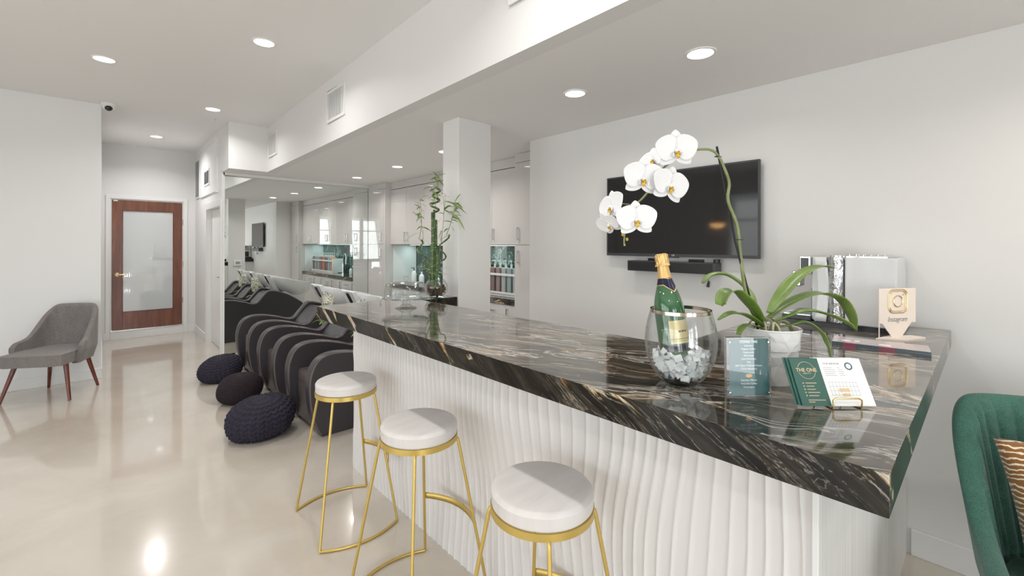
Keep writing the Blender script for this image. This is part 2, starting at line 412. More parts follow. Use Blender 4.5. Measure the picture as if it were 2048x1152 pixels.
# storefront and side walls behind / beside the camera, each with daylight openings
fw = MB(); wins_f = [(-2.2, -1.42), (-1.38, -0.6), (0.0, 0.8)]
zb, zt = 0.3, 2.6
def wall_with_openings(mb, a0, a1, wins, make):
    x = a0
    for (p, q) in wins:
        make(x, p, 0, ZC); make(p, q, 0, zb); make(p, q, zt, ZC); x = q
    make(x, a1, 0, ZC)
wall_with_openings(fw, XL-0.2, 4.1, wins_f, lambda a, b, c, d: fw.box((a, YF-0.15, c), (b, YF, d)))
struct('wall_front', fw, 'wall_paint')
sw = MB(); wins_s = [(-1.8, 0.0), (0.1, 1.9), (2.0, 3.8)]  # side windows are unseen, put in because the room needs light
wall_with_openings(sw, YF-0.2, 6.85, wins_s, lambda a, b, c, d: sw.box((XL-0.15, a, c), (XL, b, d)))
struct('wall_side', sw, 'wall_paint')
k = 0
for (p, q) in wins_f + wins_s:
    k += 1; f = MB(); g = MB(); t = 0.05
    front = k <= 3
    def rb(mb, a, b, c, d, y0, y1):
        if front: mb.box((a, YF-y1, c), (b, YF-y0, d))
        else: mb.box((XL-y1, a, c), (XL-y0, b, d))
    rb(f, p, p+t, zb, zt, 0.03, 0.1); rb(f, q-t, q, zb, zt, 0.03, 0.1); rb(f, p+t, q-t, zb, zb+t, 0.03, 0.1); rb(f, p+t, q-t, zt-t, zt, 0.03, 0.1)
    rb(f, p+t, q-t, 2.0, 2.04, 0.03, 0.1)
    rb(g, p+t, q-t, zb+t, 2.0, 0.06, 0.066); rb(g, p+t, q-t, 2.04, zt-t, 0.06, 0.066)
    fr = struct('window_%d' % k, f, 'trim_paint'); g.build('glass_pane', 'window_glass', fr, smooth=False)
# exterior portals for the sky light
area('sky_portal_front', (-1.4, YF-0.16, 1.45), (pi/2, 0, 0), 1.6, 2.3, 1, portal=True)
area('sky_portal_front', (0.4, YF-0.16, 1.45), (pi/2, 0, 0), 0.8, 2.3, 1, portal=True)
area('sky_portal_side', (XL-0.16, 1.0, 1.45), (pi/2, 0, -pi/2), 5.6, 2.3, 1, portal=True)

cu_ = MB(); cu_.grid(lambda u, v_: (0.50+0.34*u, YF+0.10+0.03*math.sin(u*34)+0.01*math.sin(u*80), 0.1+2.6*v_), 90, 3)
mat('sheer_curtain', (0.85, 0.85, 0.85), 0.8)
tag(cu_.build('sheer_curtain', 'sheer_curtain', None, angle=180), 'white curtain hanging beside the front window, seen reflected in the wooden door', 'curtain')
# brown glazed door with its casing and step
D0, D1, DZ0, DZ1 = 0.1, 0.978, 0.147, 2.172
dr = MB(); gx0, gx1, gz0, gz1 = 0.226, 0.859, 0.418, 2.012
yd0, yd1 = YD-0.005, YD+0.04
dr.box((D0, yd0, DZ0), (gx0, yd1, DZ1)).box((gx1, yd0, DZ0), (D1, yd1, DZ1)).box((gx0, yd0, DZ0), (gx1, yd1, gz0)).box((gx0, yd0, gz1), (gx1, yd1, DZ1))
d1 = struct('door_1', dr, 'door_wood', bevel=0.003)
MB().box((gx0, YD+0.008, gz0), (gx1, YD+0.016, gz1)).build('glass_pane', 'frosted_door_glass', d1, smooth=False)
b = MB(); e = 0.008
b.box((gx0, YD-0.010, gz0), (gx0+e, YD+0.006, gz1)).box((gx1-e, YD-0.010, gz0), (gx1, YD+0.006, gz1)).box((gx0, YD-0.010, gz0), (gx1, YD+0.006, gz0+e)).box((gx0, YD-0.010, gz1-e), (gx1, YD+0.006, gz1))
b.build('glazing_bead', 'leg_wood', d1, smooth=False)
h = MB().lathe([(0.0, 0), (0.032, 0), (0.032, 0.008), (0.012, 0.012), (0.011, 0.05)], 24).xf(Matrix.Translation((0.165, YD-0.006, 1.008)) @ Matrix.Rotation(pi/2, 4, 'X'))
h.tube([(0.165, YD-0.05, 1.008), (0.19, YD-0.055, 1.008), (0.27, YD-0.05, 1.004)], [0.011, 0.010, 0.008], 10)
h.build('door_handle', 'brass', d1)
MB().box((0.12, YD-0.012, 2.150), (0.17, YD-0.004, 2.168)).build('door_contact', 'white_plastic', d1, smooth=False, bevel=0.002)
for zz in (0.55, 1.15, 1.85):
    MB().lathe([(0.007, -0.045), (0.007, 0.045)], 10, c=(D1+0.004, YD-0.008, zz)).build('hinge', 'steel', d1)
cs = MB(); cs.box((0.03, YD-0.016, 0.0), (0.085, YD, 2.25)).box((0.993, YD-0.016, 0), (1.05, YD, 2.25)).box((0.085, YD-0.016, 2.19), (0.993, YD, 2.25)).box((0.085, YD-0.024, 0.0), (0.993, YD, 0.128))
cs.box((0.085, YD+0.0, 0.128), (0.099, YD+0.05, 2.19)).box((0.979, YD, 0.128), (0.993, YD+0.05, 2.19)).box((0.099, YD, 2.174), (0.979, YD+0.05, 2.19))
struct('trim_1', cs, 'trim_paint', bevel=0.003)
struct('trim_2', MB().box((0.085, YD-0.03, 0.128), (0.993, YD+0.05, 0.144)), 'steel')
# white hall door, slightly recessed
ds = MB().box((XH+0.06, 7.0, 0.012), (XH+0.10, 8.04, 2.0))
d2 = struct('door_2', ds, 'trim_paint', bevel=0.002)
h = MB().lathe([(0.0, 0), (0.03, 0), (0.03, 0.008), (0.011, 0.012), (0.011, 0.055)], 20).xf(Matrix.Translation((XH+0.06, 7.2, 1.03)) @ Matrix.Rotation(-pi/2, 4, 'Y'))
h.tube([(XH+0.008, 7.2, 1.03), (XH+0.004, 7.23, 1.03), (XH+0.006, 7.32, 1.025)], [0.010, 0.010, 0.008], 10); h.build('door_handle', 'brass', d2)
cs = MB(); cs.box((XH-0.014, 8.045, 0), (XH, 8.14, 2.1)).box((XH-0.014, 6.93, 0), (XH, 6.995, 2.1)).box((XH-0.014, 6.995, 2.005), (XH, 8.045, 2.1))
cs.box((XH, 8.045, 0), (XH+0.16, 8.06, 2.02)).box((XH, 6.98, 0), (XH+0.16, 6.995, 2.02)).box((XH, 6.995, 2.005), (XH+0.16, 8.045, 2.02))
struct('trim_3', cs, 'trim_paint', bevel=0.002)
# column in the bar
struct('column', MB().box((1.95, 2.69, 0), (2.262, 2.90, ZS)), 'wall_paint', bevel=0.003)

# mirror wall
t = thing('wall_mirror', 'huge frameless mirror covering the wall behind the backwash chairs', 'mirror', (2.2, YM, 0))
mx0, mx1 = XH+0.03-2.2, 3.30-2.2
MB().box((mx0, 0.004, 0.02), (mx1, 0.010, ZS-0.045)).build('mirror_glass', 'mirror', t, smooth=False)
MB().box((mx0, -0.012, ZS-0.04), (mx1, 0.010, ZS-0.002)).build('top_rail', 'trim_paint', t, smooth=False)
MB().box((mx0-0.02, -0.008, 0.0), (mx0, 0.010, ZS-0.04)).build('side_rail', 'trim_paint', t, smooth=False)

# air grilles on the bulkhead and in the hall
def grille(name, label, x, y0, y1, z0, z1, n, group=None, deep=0.03):
    t = thing(name, label, 'air vent', (x, (y0+y1)/2, (z0+z1)/2), 0, group)
    hy, hz = (y1-y0)/2, (z1-z0)/2; b = 0.025
    MB().box((-0.014, -hy, -hz), (0, -hy+b, hz)).box((-0.014, hy-b, -hz), (0, hy, hz)).box((-0.014, -hy+b, -hz), (0, hy-b, -hz+b)).box((-0.014, -hy+b, hz-b), (0, hy-b, hz)).build('frame', 'trim_paint', t, smooth=False, bevel=0.003)
    m = MB()
    for i in range(n):
        yy = -hy+b+(i+0.5)*(2*hy-2*b)/n
        q = MB().box((-0.011, -0.0015, -hz+b), (0.0, 0.0015, hz-b)).xf(Matrix.Translation((0, yy, 0)) @ Matrix.Rotation(0.5, 4, 'Z')); m.add(q.v, q.f)
    m.build('louvers', 'steel' if deep > 0.05 else 'trim_paint', t, smooth=False)
    MB().box((-0.002, -hy+b, -hz+b), (-0.0005, hy-b, hz-b)).build('backing', 'shadow_gap' if deep > 0.05 else 'steel', t, smooth=False)
    return t
grille('air_vent', 'white supply air vent high on the bulkhead, the one above the middle of the bar', bx(4.03), 3.82, 4.24, 2.63, 2.92, 14)
grille('air_vent', 'small white air vent in the inner corner of the bulkhead near the mirror', bx(6.2), 6.03, 6.42, 2.62, 2.92, 12)
grille('air_vent', 'white air vent at the top edge of the photo, cut off by the frame', bx(1.4), 1.18, 1.645, 2.70, 2.99, 14)
grille('return_grille', 'tall return air grille high beside the end of the hall', XH, 8.72, 9.16, 2.24, 2.89, 16, deep=0.1)
t = thing('access_panel', 'large white access panel high on the hall wall with a small double vent', 'access panel', (XH, 7.93, 2.56))
MB().box((-0.02, -0.68, -0.34), (0, 0.66, 0.35)).build('panel', 'trim_paint', t, smooth=False, bevel=0.003)
MB().box((-0.026, -0.76, -0.36), (0, -0.68, 0.40)).build('side_batten', 'trim_paint', t, smooth=False)
MB().box((-0.030, -0.21, -0.20), (-0.02, 0.19, 0.04)).build('vent_frame', 'trim_paint', t, smooth=False)
MB().box((-0.033, -0.18, -0.17), (-0.0301, -0.02, 0.01)).box((-0.033, 0.01, -0.17), (-0.0301, 0.16, 0.01)).build('vent_slot', 'shadow_gap', t, smooth=False)

# recessed downlights
def downlight(label, x, y, z, r, p, col, group):
    t = thing('recessed_downlight', label, 'ceiling light', (x, y, z), 0, group)
    MB().lathe([(r*0.80, -0.001), (r*0.82, -0.006), (r*0.97, -0.006), (r, -0.001)], 36, cap=False).build('trim_ring', 'white_plastic', t)
    MB().lathe([(0, -0.003), (r*0.81, -0.003)], 36, cap=False).build('lens', 'lamp_glow', t)
    d = bpy.data.lights.new('downlight_lamp', 'AREA'); d.shape = 'DISK'; d.size = r*1.5; d.energy = p; d.color = col; d.spread = 2.6
    o = bpy.data.objects.new('downlight_lamp', d); o.location = (0, 0, -0.012); COL.objects.link(o); o.parent = t
    return t
G1, G2 = 'recessed lights in the high ceiling', 'recessed lights in the lower soffit over the bar'
warm = (1.0, 0.93, 0.84)
for x, y, lb in ((0.005, 5.03, 'round ceiling light nearest the wall with the grey chair, cool white'), (0.902, 3.77, 'biggest round light in the high ceiling, between the grey chair wall and the bulkhead'),
              (0.924, 6.05, 'round light in the high ceiling just before the access panel'), (0.565, 8.16, 'round light in the hall ceiling in front of the wooden door')):
    downlight(lb, x, y, ZC, 0.085, 15 if y > 7 else 9, (1, 0.985, 0.965), G1)
for x, y, lb in ((2.17, 0.97, 'warm recessed soffit light closest to the television wall front, largest of the row'), (2.175, 1.765, 'recessed soffit light between the column and the front one'), (2.58, 3.80, 'recessed soffit light half hidden behind the column'),
              (2.655, 4.94, 'recessed soffit light above the bamboo, in front of the cabinets'), (2.67, 6.15, 'recessed soffit light closest to the big mirror')):
    downlight(lb, x, y, ZS, 0.075, 6.5 if y > 3 else 2.5, (1.0, 0.95, 0.89), G2)
# ceiling lights behind the camera in the same rows
for x, y in ((0.9, 1.2), (0.9, -1.4), (-1.6, 3.7), (-1.6, 1.2), (-1.6, -1.4)):
    downlight('round light in the high ceiling of the front part of the room', x, y, ZC, 0.085, 10, (1, 0.985, 0.965), 'recessed lights in the front of the room')
for x, y in ((2.17, -0.55), (2.17, -2.1)):  # unseen soffit lights added to brighten the wall by the green armchair
    downlight('warm recessed soffit light over the green armchair side of the room', x, y, ZS, 0.075, 6, warm, 'recessed lights in the soffit by the front')
# security camera
t = thing('security_camera', 'small white dome security camera with black lens at the ceiling corner', 'security camera', (0.045, 6.62, ZC))
MB().lathe([(0.0, -0.075), (0.03, -0.07), (0.052, -0.05), (0.06, -0.022), (0.062, -0.02), (0.066, 0.0)], 28).build('housing', 'white_plastic', t)
dv = (Vector((0, 0, EYE))-Vector((0.045, 6.62, ZC-0.04))).normalized()
MB().ball(Vector((0, 0, -0.042))+dv*0.026, 0.036, n=10).build('lens', 'black_gloss', t)
MB().lathe([(0.0, -0.02), (0.006, -0.018), (0.008, 0)], 10, c=(0, 0, 0)).build('ceiling_hook', 'steel', None, loc=(1.02, 6.05+0.45, ZC))
tag(bpy.data.objects['ceiling_hook'], 'tiny dark hook in the high ceiling near the hall', 'hook')
# ------------------------------------------------------------------ the bar
TZ, TH = 1.105, 0.077                  # worktop height and edge thickness
XS, XB, YE, YS = 0.992, 1.226, 0.268, 2.888
outline = [(XS, 0.114), (XW-0.003, 0.114), (XW-0.003, 0.835), (1.648, 0.835), (1.648, 2.70), (1.947, 2.70), (1.947, YS), (XS, YS)]
wt = MB()
wt.prism(outline, TZ-TH, TZ, 1, 0)
wtop = wt.build('bar_worktop', ['marble_top', 'marble_edge'], None, smooth=False, bevel=0.0022, seg=2)
# outline faces use the edge material, only the top keeps the top material
for p in wtop.data.polygons: p.material_index = 0 if p.normal.z > 0.9 else 1
tag(wtop, 'dark polished marble worktop with white and gold veins on the long bar', 'worktop')
t = thing('bar_counter', 'white bar counter with rippled front panel carrying the dark marble worktop', 'bar counter', (0, 0, 0))
zt_ = TZ-TH
MB().prism([(XB+0.02, YE+0.02), (XW-0.002, YE+0.02), (XW-0.002, 0.80), (1.60, 0.80), (1.60, 2.72), (1.947, 2.72), (1.947, YS-0.012), (XB+0.02, YS-0.012)], 0.0, zt_).build('body', 'bar_laminate', t, smooth=False)
# rippled front, real relief: vertical ridges that wander sideways
rnd = random.Random(5)
ny, nz = 1500, 34
ph = [rnd.uniform(0, 6.28) for _ in range(12)]
def ripple(y, z):
    wob = 0.030*math.sin(2.6*z+1.3*y*2.1+ph[0]) + 0.018*math.sin(5.5*z-3.1*y+ph[1]) + 0.008*math.sin(11*z+7*y+ph[2])
    s = y + wob
    q = 6.2831*s/0.043 + 2.2*math.sin(3.1*s+ph[3]) + 1.6*math.sin(9.0*s+ph[4]+0.9*z) + 1.0*math.sin(17*s+ph[5])
    amp = 0.55+0.45*math.sin(4.3*s+ph[6]+2.1*z)*math.sin(9.7*s+ph[7])
    r = 1-abs(math.sin(q/2))
    return 0.0078*(r**2.4)*(0.5+0.5*abs(amp))
fp = MB()
def fpp(u, v_):
    y = lerp(YE+0.012, YS-0.004, u); z = lerp(0.0, zt_, v_)
    return (XB+0.008-ripple(y, z), y, z)
fp.grid(fpp, ny, nz)
fp.build('rippled_front_panel', 'bar_panel', t, angle=180)
MB().box((XB-0.004, YE-0.002, 0), (XB+0.03, YE+0.012, zt_)).build('corner_post', 'trim_paint', t, smooth=False, bevel=0.002)
MB().box((XB+0.03, YE-0.001, 0), (XW-0.003, YE+0.02, zt_)).build('end_panel', 'bar_laminate', t, smooth=False)
MB().box((XB+0.008, YS-0.012, 0), (1.947, YS-0.003, zt_)).build('end_panel', 'bar_laminate', t, smooth=False)

# ------------------------------------------------------------------ bar stools
def make_stool(loc, rz, label):
    t = thing('bar_stool', label, 'bar stool', loc, rz, 'round bar stools with gold frames along the bar')
    R = 0.157
    MB().lathe([(0, 0.704), (R-0.006, 0.704), (R, 0.709), (R+0.001, 0.744), (R-0.005, 0.753), (R-0.014, 0.757), (0, 0.758)], 72).build('seat', 'seat_stone', t, angle=35)
    MB().lathe([(R-0.004, 0.682), (R+0.003, 0.682), (R+0.003, 0.704), (R-0.004, 0.704), (R-0.004, 0.682)], 72, cap=False).build('ring', 'gold_paint', t)
    hx, hy = 0.200, 0.218
    for sx in (-1, 1):
        for sy in (-1, 1):
            top = Vector((sx*0.092, sy*0.100, 0.686)); k = Vector((sx*0.110, sy*0.119, 0.682)); foot = Vector((sx*hx, sy*hy, 0.008))
            k2 = k+(foot-k)*0.03; 
            p = [top, top+(k-top)*0.6] + bez(top+(k-top)*0.6, k, k, k+(foot-k)*0.045, 6)[1:] + [foot]
            MB().tube(p, 0.0065, 10).build('leg', 'gold_paint', t)
    for sy in (-1, 1):
        p = [(hx*math.cos(a), sy*(hy+0.055*(1-(math.cos(a))**2)), 0.008) for a in [pi*i/16 for i in range(17)]]
        p = [(lerp(hx, -hx, i/16), sy*(hy+0.062*(1-(2*i/16-1)**2)), 0.008) for i in range(17)]
        MB().tube(p, 0.0065, 10).build('floor_bar', 'gold_paint', t)
    # flat curved foot rest on the bar side
    zf = 0.295; fr = 1-(zf-0.008)/(0.682-0.008)
    fx, fy = lerp(0.110, hx, fr), lerp(0.119, hy, fr)
    fm = MB()
    def fpt(u, v_):
        a = 2*u-1
        return (fx+0.058*(1-a*a), fy*a, zf+v_*0.026)
    fm.grid(fpt, 25, 2)
    fm.build('footrest', 'gold_paint', t, solid=0.005, angle=60)
    return t
ST = [((0.985, 2.400, 0), -0.06, 'white round bar stool with gold legs, farthest one near the black chairs'),
      ((0.978, 1.625, 0), 0.10, 'middle one of the three white round gold-legged bar stools at the bar'),
      ((1.000, 0.938, 0), 0.05, 'closest white round bar stool, cut off by the bottom of the photo')]
s0 = make_stool(*ST[0])
for l_, r_, lb in ST[1:]: dup(s0, l_, r_, lb)

# ------------------------------------------------------------------ knitted poufs
def pouf(loc, r, h, mt, label, cols, rows, amp, tilt, seed, chunky=True):
    m = MB(); rnd = random.Random(seed)
    nu, nv = cols*12, rows*6
    def f(u, v_):
        th = 2*pi*u; ph_ = pi*(0.02+0.96*v_)
        a = (u*cols) % 1.0; b_ = v_*rows
        tri = abs(2*a-1)
        ch = 0.5+0.5*math.cos(2*pi*(b_+0.55*tri))
        edge = min(1.0, 2.2*min(a, 1-a)+0.25)*min(1.0, 3.0*abs(a-0.5)+0.55)
        d = amp*(ch**0.7)*edge*min(1.0, math.sin(ph_)*2.2)
        lump = 0.03*math.sin(3*th+seed)*math.sin(2*ph_) + 0.015*math.sin(7*th+2*seed)
        e = 0.75
        if v_ == 0 or v_ == 1: ph_ = 0.0 if v_ == 0 else pi
        sx = math.copysign(abs(math.sin(ph_))**e, math.sin(ph_)); cz = math.copysign(abs(math.cos(ph_))**0.95, math.cos(ph_))
        rr = r*sx*(1+lump)+d*math.sin(ph_); zz = cz*(h/2)+d*math.cos(ph_)*0.8
        zz += 0.10*h*tilt*math.cos(th-0.6)*sx
        if zz < -h/2+0.012: zz = -h/2+0.012+ (zz+h/2-0.012)*0.15
        return (rr*math.cos(th), rr*math.sin(th), zz+h/2)
    m.grid(f, nu, nv, wu=True)
    o = m.build('knitted_pouf', mt, None, loc=loc, angle=180)
    zmin = min(v_.co.z for v_ in o.data.vertices)
    for v_ in o.data.vertices: v_.co.z -= zmin
    tag(o, label, 'pouf', 'knitted poufs in front of the backwash chairs'); return o
pouf((0.920, 3.90, 0), 0.232, 0.275, 'knit_navy', 'large chunky knitted dark navy pouf lying closest to the bar stools', 26, 13, 0.019, 1.0, 1)
pouf((0.962, 4.84, 0), 0.186, 0.26, 'knit_plum', 'round finely knitted dark plum pouf between the two navy ones', 46, 24, 0.009, 0.4, 2)
pouf((0.955, 5.73, 0), 0.204, 0.26, 'knit_navy', 'chunky knitted dark navy pouf farthest back, beside the white door', 30, 15, 0.015, 1.0, 3)

# ------------------------------------------------------------------ backwash chairs with basins
def make_backwash(loc, label):
    t = thing('backwash_chair', label, 'salon chair', loc, 0, 'black backwash chairs with white basins')
    # silhouette of the side shell in local x (origin at x=1.14 of the front), z
    topc = spline([(0.10, 0.0), (0.035, 0.16), (0.008, 0.36), (0.02, 0.50), (0.07, 0.595), (0.16, 0.637), (0.30, 0.635), (0.45, 0.60), (0.575, 0.562), (0.64, 0.575), (0.70, 0.645), (0.78, 0.735), (0.84, 0.752), (0.95, 0.725), (1.08, 0.672), (1.20, 0.60), (1.32, 0.515)], 6)
    poly = [(p[0], p[1]) for p in topc] + [(1.24, 0.0)]
    for sy in (-1, 1):
        y0, y1 = (0.215*sy, 0.315*sy) if sy > 0 else (-0.315, -0.215)
        m = MB(); n = len(poly)
        vs = [(x, y0, z) for x, z in poly]+[(x, y1, z) for x, z in poly]
        fs = [tuple(range(n)), tuple(range(n, 2*n))[::-1]]+[(i, n+i, n+(i+1) % n, (i+1) % n) for i in range(n)]
        m.add(vs, fs)
        sp = m.build('side_shell', 'leather', t, bevel=0.022, seg=4, angle=30)
        # pale seam along both rims
        q = MB()
        for yy in (y0, y1):
            off = 0.006 if yy == y0 else -0.006
            q.tube([(p[0]+0.0, yy+off*0, p[1]) for p in inset(topc, 0.008)], 0.0021, 6)
        q.build('piping', 'piping', sp)
    MB().box((0.09, -0.216, 0.03), (0.14, 0.216, 0.40)).build('front_apron', 'leather_seat_lit', t, bevel=0.012)
    # seat cushion
    m = MB().box((0.085, -0.214, 0.33), (0.62, 0.214, 0.435)); m.build('seat', 'leather_seat_lit', t, bevel=0.03, seg=4)
    # reclined backrest between the shells
    m = MB()
    prof = [(0.55, 0.40), (0.60, 0.47), (0.665, 0.565), (0.775, 0.690), (0.83, 0.712), (0.90, 0.700), (0.93, 0.62), (0.80, 0.45), (0.62, 0.30)]
    n = len(prof)
    vs = [(x, -0.212, z) for x, z in prof]+[(x, 0.212, z) for x, z in prof]
    m.add(vs, [tuple(range(n)), tuple(range(n, 2*n))[::-1]]+[(i, n+i, n+(i+1) % n, (i+1) % n) for i in range(n)])
    m.build('backrest', 'leather_inner', t, bevel=0.01, seg=3)
    MB().prism([(0.66, -0.213), (1.22, -0.213), (1.22, 0.213), (0.66, 0.213)], 0.02, 0.46).build('rear_body', 'leather', t, smooth=False)
    # white ceramic basin: bowl tipped towards the chair, neck rest at the front
    b = MB(); nu, nv = 56, 14
    def rimx(a):   # plan outline in basin coordinates (x back, y side)
        return 0.36*math.cos(a)*(1.0 if math.cos(a) > 0 else 0.82), 0.275*math.copysign(abs(math.sin(a))**0.85, math.sin(a))
    def outer(u, v_):
        a = 2*pi*u; x, y = rimx(a); s = 1-(v_**1.7)*0.62; 
        z = 0.965-0.145*(x+0.3)/0.66
        dz = -0.285*v_**0.8
        xx = x*s+0.02*v_
        return (1.165+xx, y*s, z+dz)
    b.grid(outer, nu, nv, wu=True)
    nb = len(b.v)
    def inner(u, v_):
        a = 2*pi*u; x, y = rimx(a); s = 0.90*(1-(v_**2.0)*0.70)
        z = 0.965-0.145*(x+0.3)/0.66
        return (1.165+x*s+0.02*v_, y*s, z-0.235*v_**0.75+0.0)
    b.grid(inner, nu, nv, wu=True)
    # rim between outer and inner, and the two closing faces
    for i in range(nu):
        j = (i+1) % nu
        b.f.append((i*nv, j*nv, nb+j*nv, nb+i*nv)); b.m.append(0)
    b.f.append(tuple(i*nv+nv-1 for i in range(nu))); b.m.append(0)
    b.f.append(tuple(nb+i*nv+nv-1 for i in range(nu))[::-1]); b.m.append(0)
    bs = b.build('basin', 'ceramic', t, angle=60, bevel=0.004)
    # neck support: slanted white board running down from the front rim
    m = MB(); pr = [(0.805, 0.985), (0.850, 0.992), (1.02, 0.70), (0.96, 0.665)]
    vs = [(x, -0.17+0.05*(i in (2, 3)), z) for i, (x, z) in enumerate(pr)]+[(x, 0.17-0.05*(i in (2, 3)), z) for i, (x, z) in enumerate(pr)]
    m.add(vs, [(0, 1, 2, 3), (7, 6, 5, 4), (0, 4, 5, 1), (1, 5, 6, 2), (2, 6, 7, 3), (3, 7, 4, 0)])
    m.build('neck_support', 'ceramic', t, bevel=0.012, seg=3)
    m = MB(); dx, dz = (0.155, -0.27); 
    for (s0_, s1_, wd) in ((0.06, 0.62, 0.055),):
        p = []
        for i in range(9):
            s_ = lerp(s0_, s1_, i/8); p.append((0.815+dx*s_-0.005, 0.0, 0.975+dz*s_+0.004))
        m.tube(p, [0.018, 0.026, 0.028, 0.028, 0.030, 0.032, 0.030, 0.028, 0.012], 12, flat=(0.6, 2.0))
    m.build('neck_cushion', 'black_gloss', t)
    MB().prism([(1.0, -0.16), (1.42, -0.14), (1.42, 0.14), (1.0, 0.16)], 0.0, 0.70).build('pedestal', 'ceramic', t, bevel=0.02, seg=3)
    return t
def inset(c, d):
    out = []
    for i, p in enumerate(c):
        a = c[max(i-1, 0)]; b = c[min(i+1, len(c)-1)]
        tx, tz = (b[0]-a[0]), (b[1]-a[1]); l = math.hypot(tx, tz) or 1
        out.append((p[0]+tz/l*d, p[1]-tx/l*d))
    return out
BW = [((1.142, 3.815, 0), 'black leather backwash chair with white basin, the one partly behind the bar'),
      ((1.142, 4.765, 0), 'middle black leather backwash chair of the row with white basin'),
      ((1.142, 5.745, 0), 'black leather backwash chair with white basin standing next to the mirror')]
b0 = make_backwash(*BW[0])
for l_, lb in BW[1:]: dup(b0, l_, None, lb)

# potted white orchids on narrow plinths between the chairs
def make_small_orchid(loc, label, seed):
    rnd = random.Random(seed)
    t = thing('potted_orchid', label, 'potted plant', loc, 0, 'small cream orchids between the backwash chairs')
    MB().lathe([(0.0, 0), (0.055, 0), (0.068, 0.115), (0.062, 0.115), (0.058, 0.10), (0, 0.10)], 4).xf(Matrix.Rotation(pi/4, 4, 'Z')).build('pot', 'pot_white', t, smooth=False, bevel=0.003)
    lm = MB()
    for k in range(7):
        a = k*0.9+rnd.random()*0.4; ln = 0.13+0.05*rnd.random()
        leaf_blade(lm, (0, 0, 0.10), a, ln, 0.022, 0.07, 0.035)
    lm.build('leaves', 'orchid_leaf', t, solid=0.0015)
    for k in (0, 1):
        bx_ = 0.02*(2*k-1); st_ = bez((bx_, 0, 0.10), (bx_, 0.01, 0.22), (bx_*1.5, 0.02, 0.32), (bx_*2-0.02, 0.03*(1-2*k), 0.42), 12)
        MB().tube(st_, 0.0028, 6).build('stem', 'orchid_stem', t)
    fm = MB()
    for k in range(46):
        hgt = 0.22+0.24*rnd.random(); rad = 0.045+0.012*rnd.random(); a = rnd.random()*6.28
        c = Vector((math.cos(a)*rad*0.9, math.sin(a)*rad, hgt)); n_ = (Vector((math.cos(a), math.sin(a), rnd.uniform(-0.5, 0.6)))).normalized()
        M_ = n_.to_track_quat('Z', 'Y').to_matrix().to_4x4(); M_.translation = c
        small_flower(fm, M_, 0.026+0.008*rnd.random(), rnd)
    fm.build('blossoms', 'petal_cream', t, angle=180)
    bm_ = MB()
    for k in range(4): MB().ball((rnd.uniform(-0.06, 0.06), rnd.uniform(-0.05, 0.05), 0.44+0.04*rnd.random()), 0.005).build('bud', 'black_plastic', t)
    return t
def leaf_blade(mb, base, ang, ln, wd, rise, droop, n=9, mi=0):
    base = Vector(base); d = Vector((math.cos(ang), math.sin(ang), 0)); s = Vector((-d.y, d.x, 0))
    def f(u, v_):
        w_ = wd*math.sin(pi*min(1, 0.12+0.88*u))**0.7*(1 if u < 0.95 else 0.35)
        c = base + d*(ln*u) + Vector((0, 0, rise*math.sin(u*1.9) - droop*u*u*1.6))
        k = (v_-0.5)*2
        return c + s*(k*w_) + Vector((0, 0, abs(k)*w_*0.35))
    mb.grid(f, n, 5, mi)
def small_flower(mb, M_, r, rnd):
    for k in range(5):
        a0 = k*2*pi/5+rnd.random()*0.3
        vs = [Vector((0, 0, 0))]
        for (rr, da, zz) in ((0.55, -0.42, 0.15), (0.95, -0.25, 0.25), (1.0, 0.1, 0.2), (0.9, 0.3, 0.25), (0.5, 0.42, 0.15)):
            vs.append(Vector((rr*r*math.cos(a0+da), rr*r*math.sin(a0+da), zz*r)))
        mb.add([M_ @ x for x in vs], [(0, 1, 2, 3), (0, 3, 4, 5)])
pl = MB().box((-0.09, -0.09, 0), (0.09, 0.09, 0.46)).build('plinth', 'trim_paint', None, loc=(1.93, 5.25, 0), smooth=False, bevel=0.004)
tag(pl, 'narrow white plinth under the small orchid between the two chairs nearest the mirror', 'plinth', 'white plinths between the chairs')
p2 = dup(pl, (1.93, 4.29, 0), None, 'narrow white plinth under the small orchid nearer to the bar')
o1 = make_small_orchid((1.93, 5.25, 0.46), 'cream orchid in a square white pot between the two chairs nearest the mirror', 3)
o2 = dup(o1, (1.93, 4.29, 0.46), 1.2, 'cream orchid in a white pot just beyond the cake stand end of the bar')

# ------------------------------------------------------------------ cabinets in the recess
m = mat('marble_back_green', (0.02, 0.05, 0.04), 0.06, coat=0.8, coat_rough=0.01)
v = coords(m, (2.2, 2.2, 2.2), (0.5, 0, 0)); n_ = noisetex(m, v, 1.5, 8, 0.65, 1.4)
c_ = ramp(m, n_, [(0.32, (0.006, 0.016, 0.012)), (0.50, (0.020, 0.048, 0.038)), (0.555, (0.05, 0.085, 0.07)), (0.575, (0.40, 0.48, 0.44)), (0.595, (0.03, 0.06, 0.05)), (0.75, (0.012, 0.03, 0.024))])
L(m, c_, P(m).inputs['Base Color'])
XU, XT, XR = 3.31, 3.215, 3.74
YR0, YR1 = 3.405, 6.33
def handle(mb, x, y, z, L_=0.13, vert=True):
    a = L_/2
    if vert:
        mb.box((x-0.030, y-0.006, z-a), (x-0.020, y+0.006, z+a)); mb.box((x-0.022, y-0.006, z-a), (x, y+0.006, z-a+0.012)); mb.box((x-0.022, y-0.006, z+a-0.012), (x, y+0.006, z+a))
    else:
        mb.box((x-0.030, y-a, z-0.006), (x-0.020, y+a, z+0.006)); mb.box((x-0.022, y-a, z-0.006), (x, y-a+0.012, z+0.006)); mb.box((x-0.022, y+a-0.012, z-0.006), (x, y+a, z+0.006))
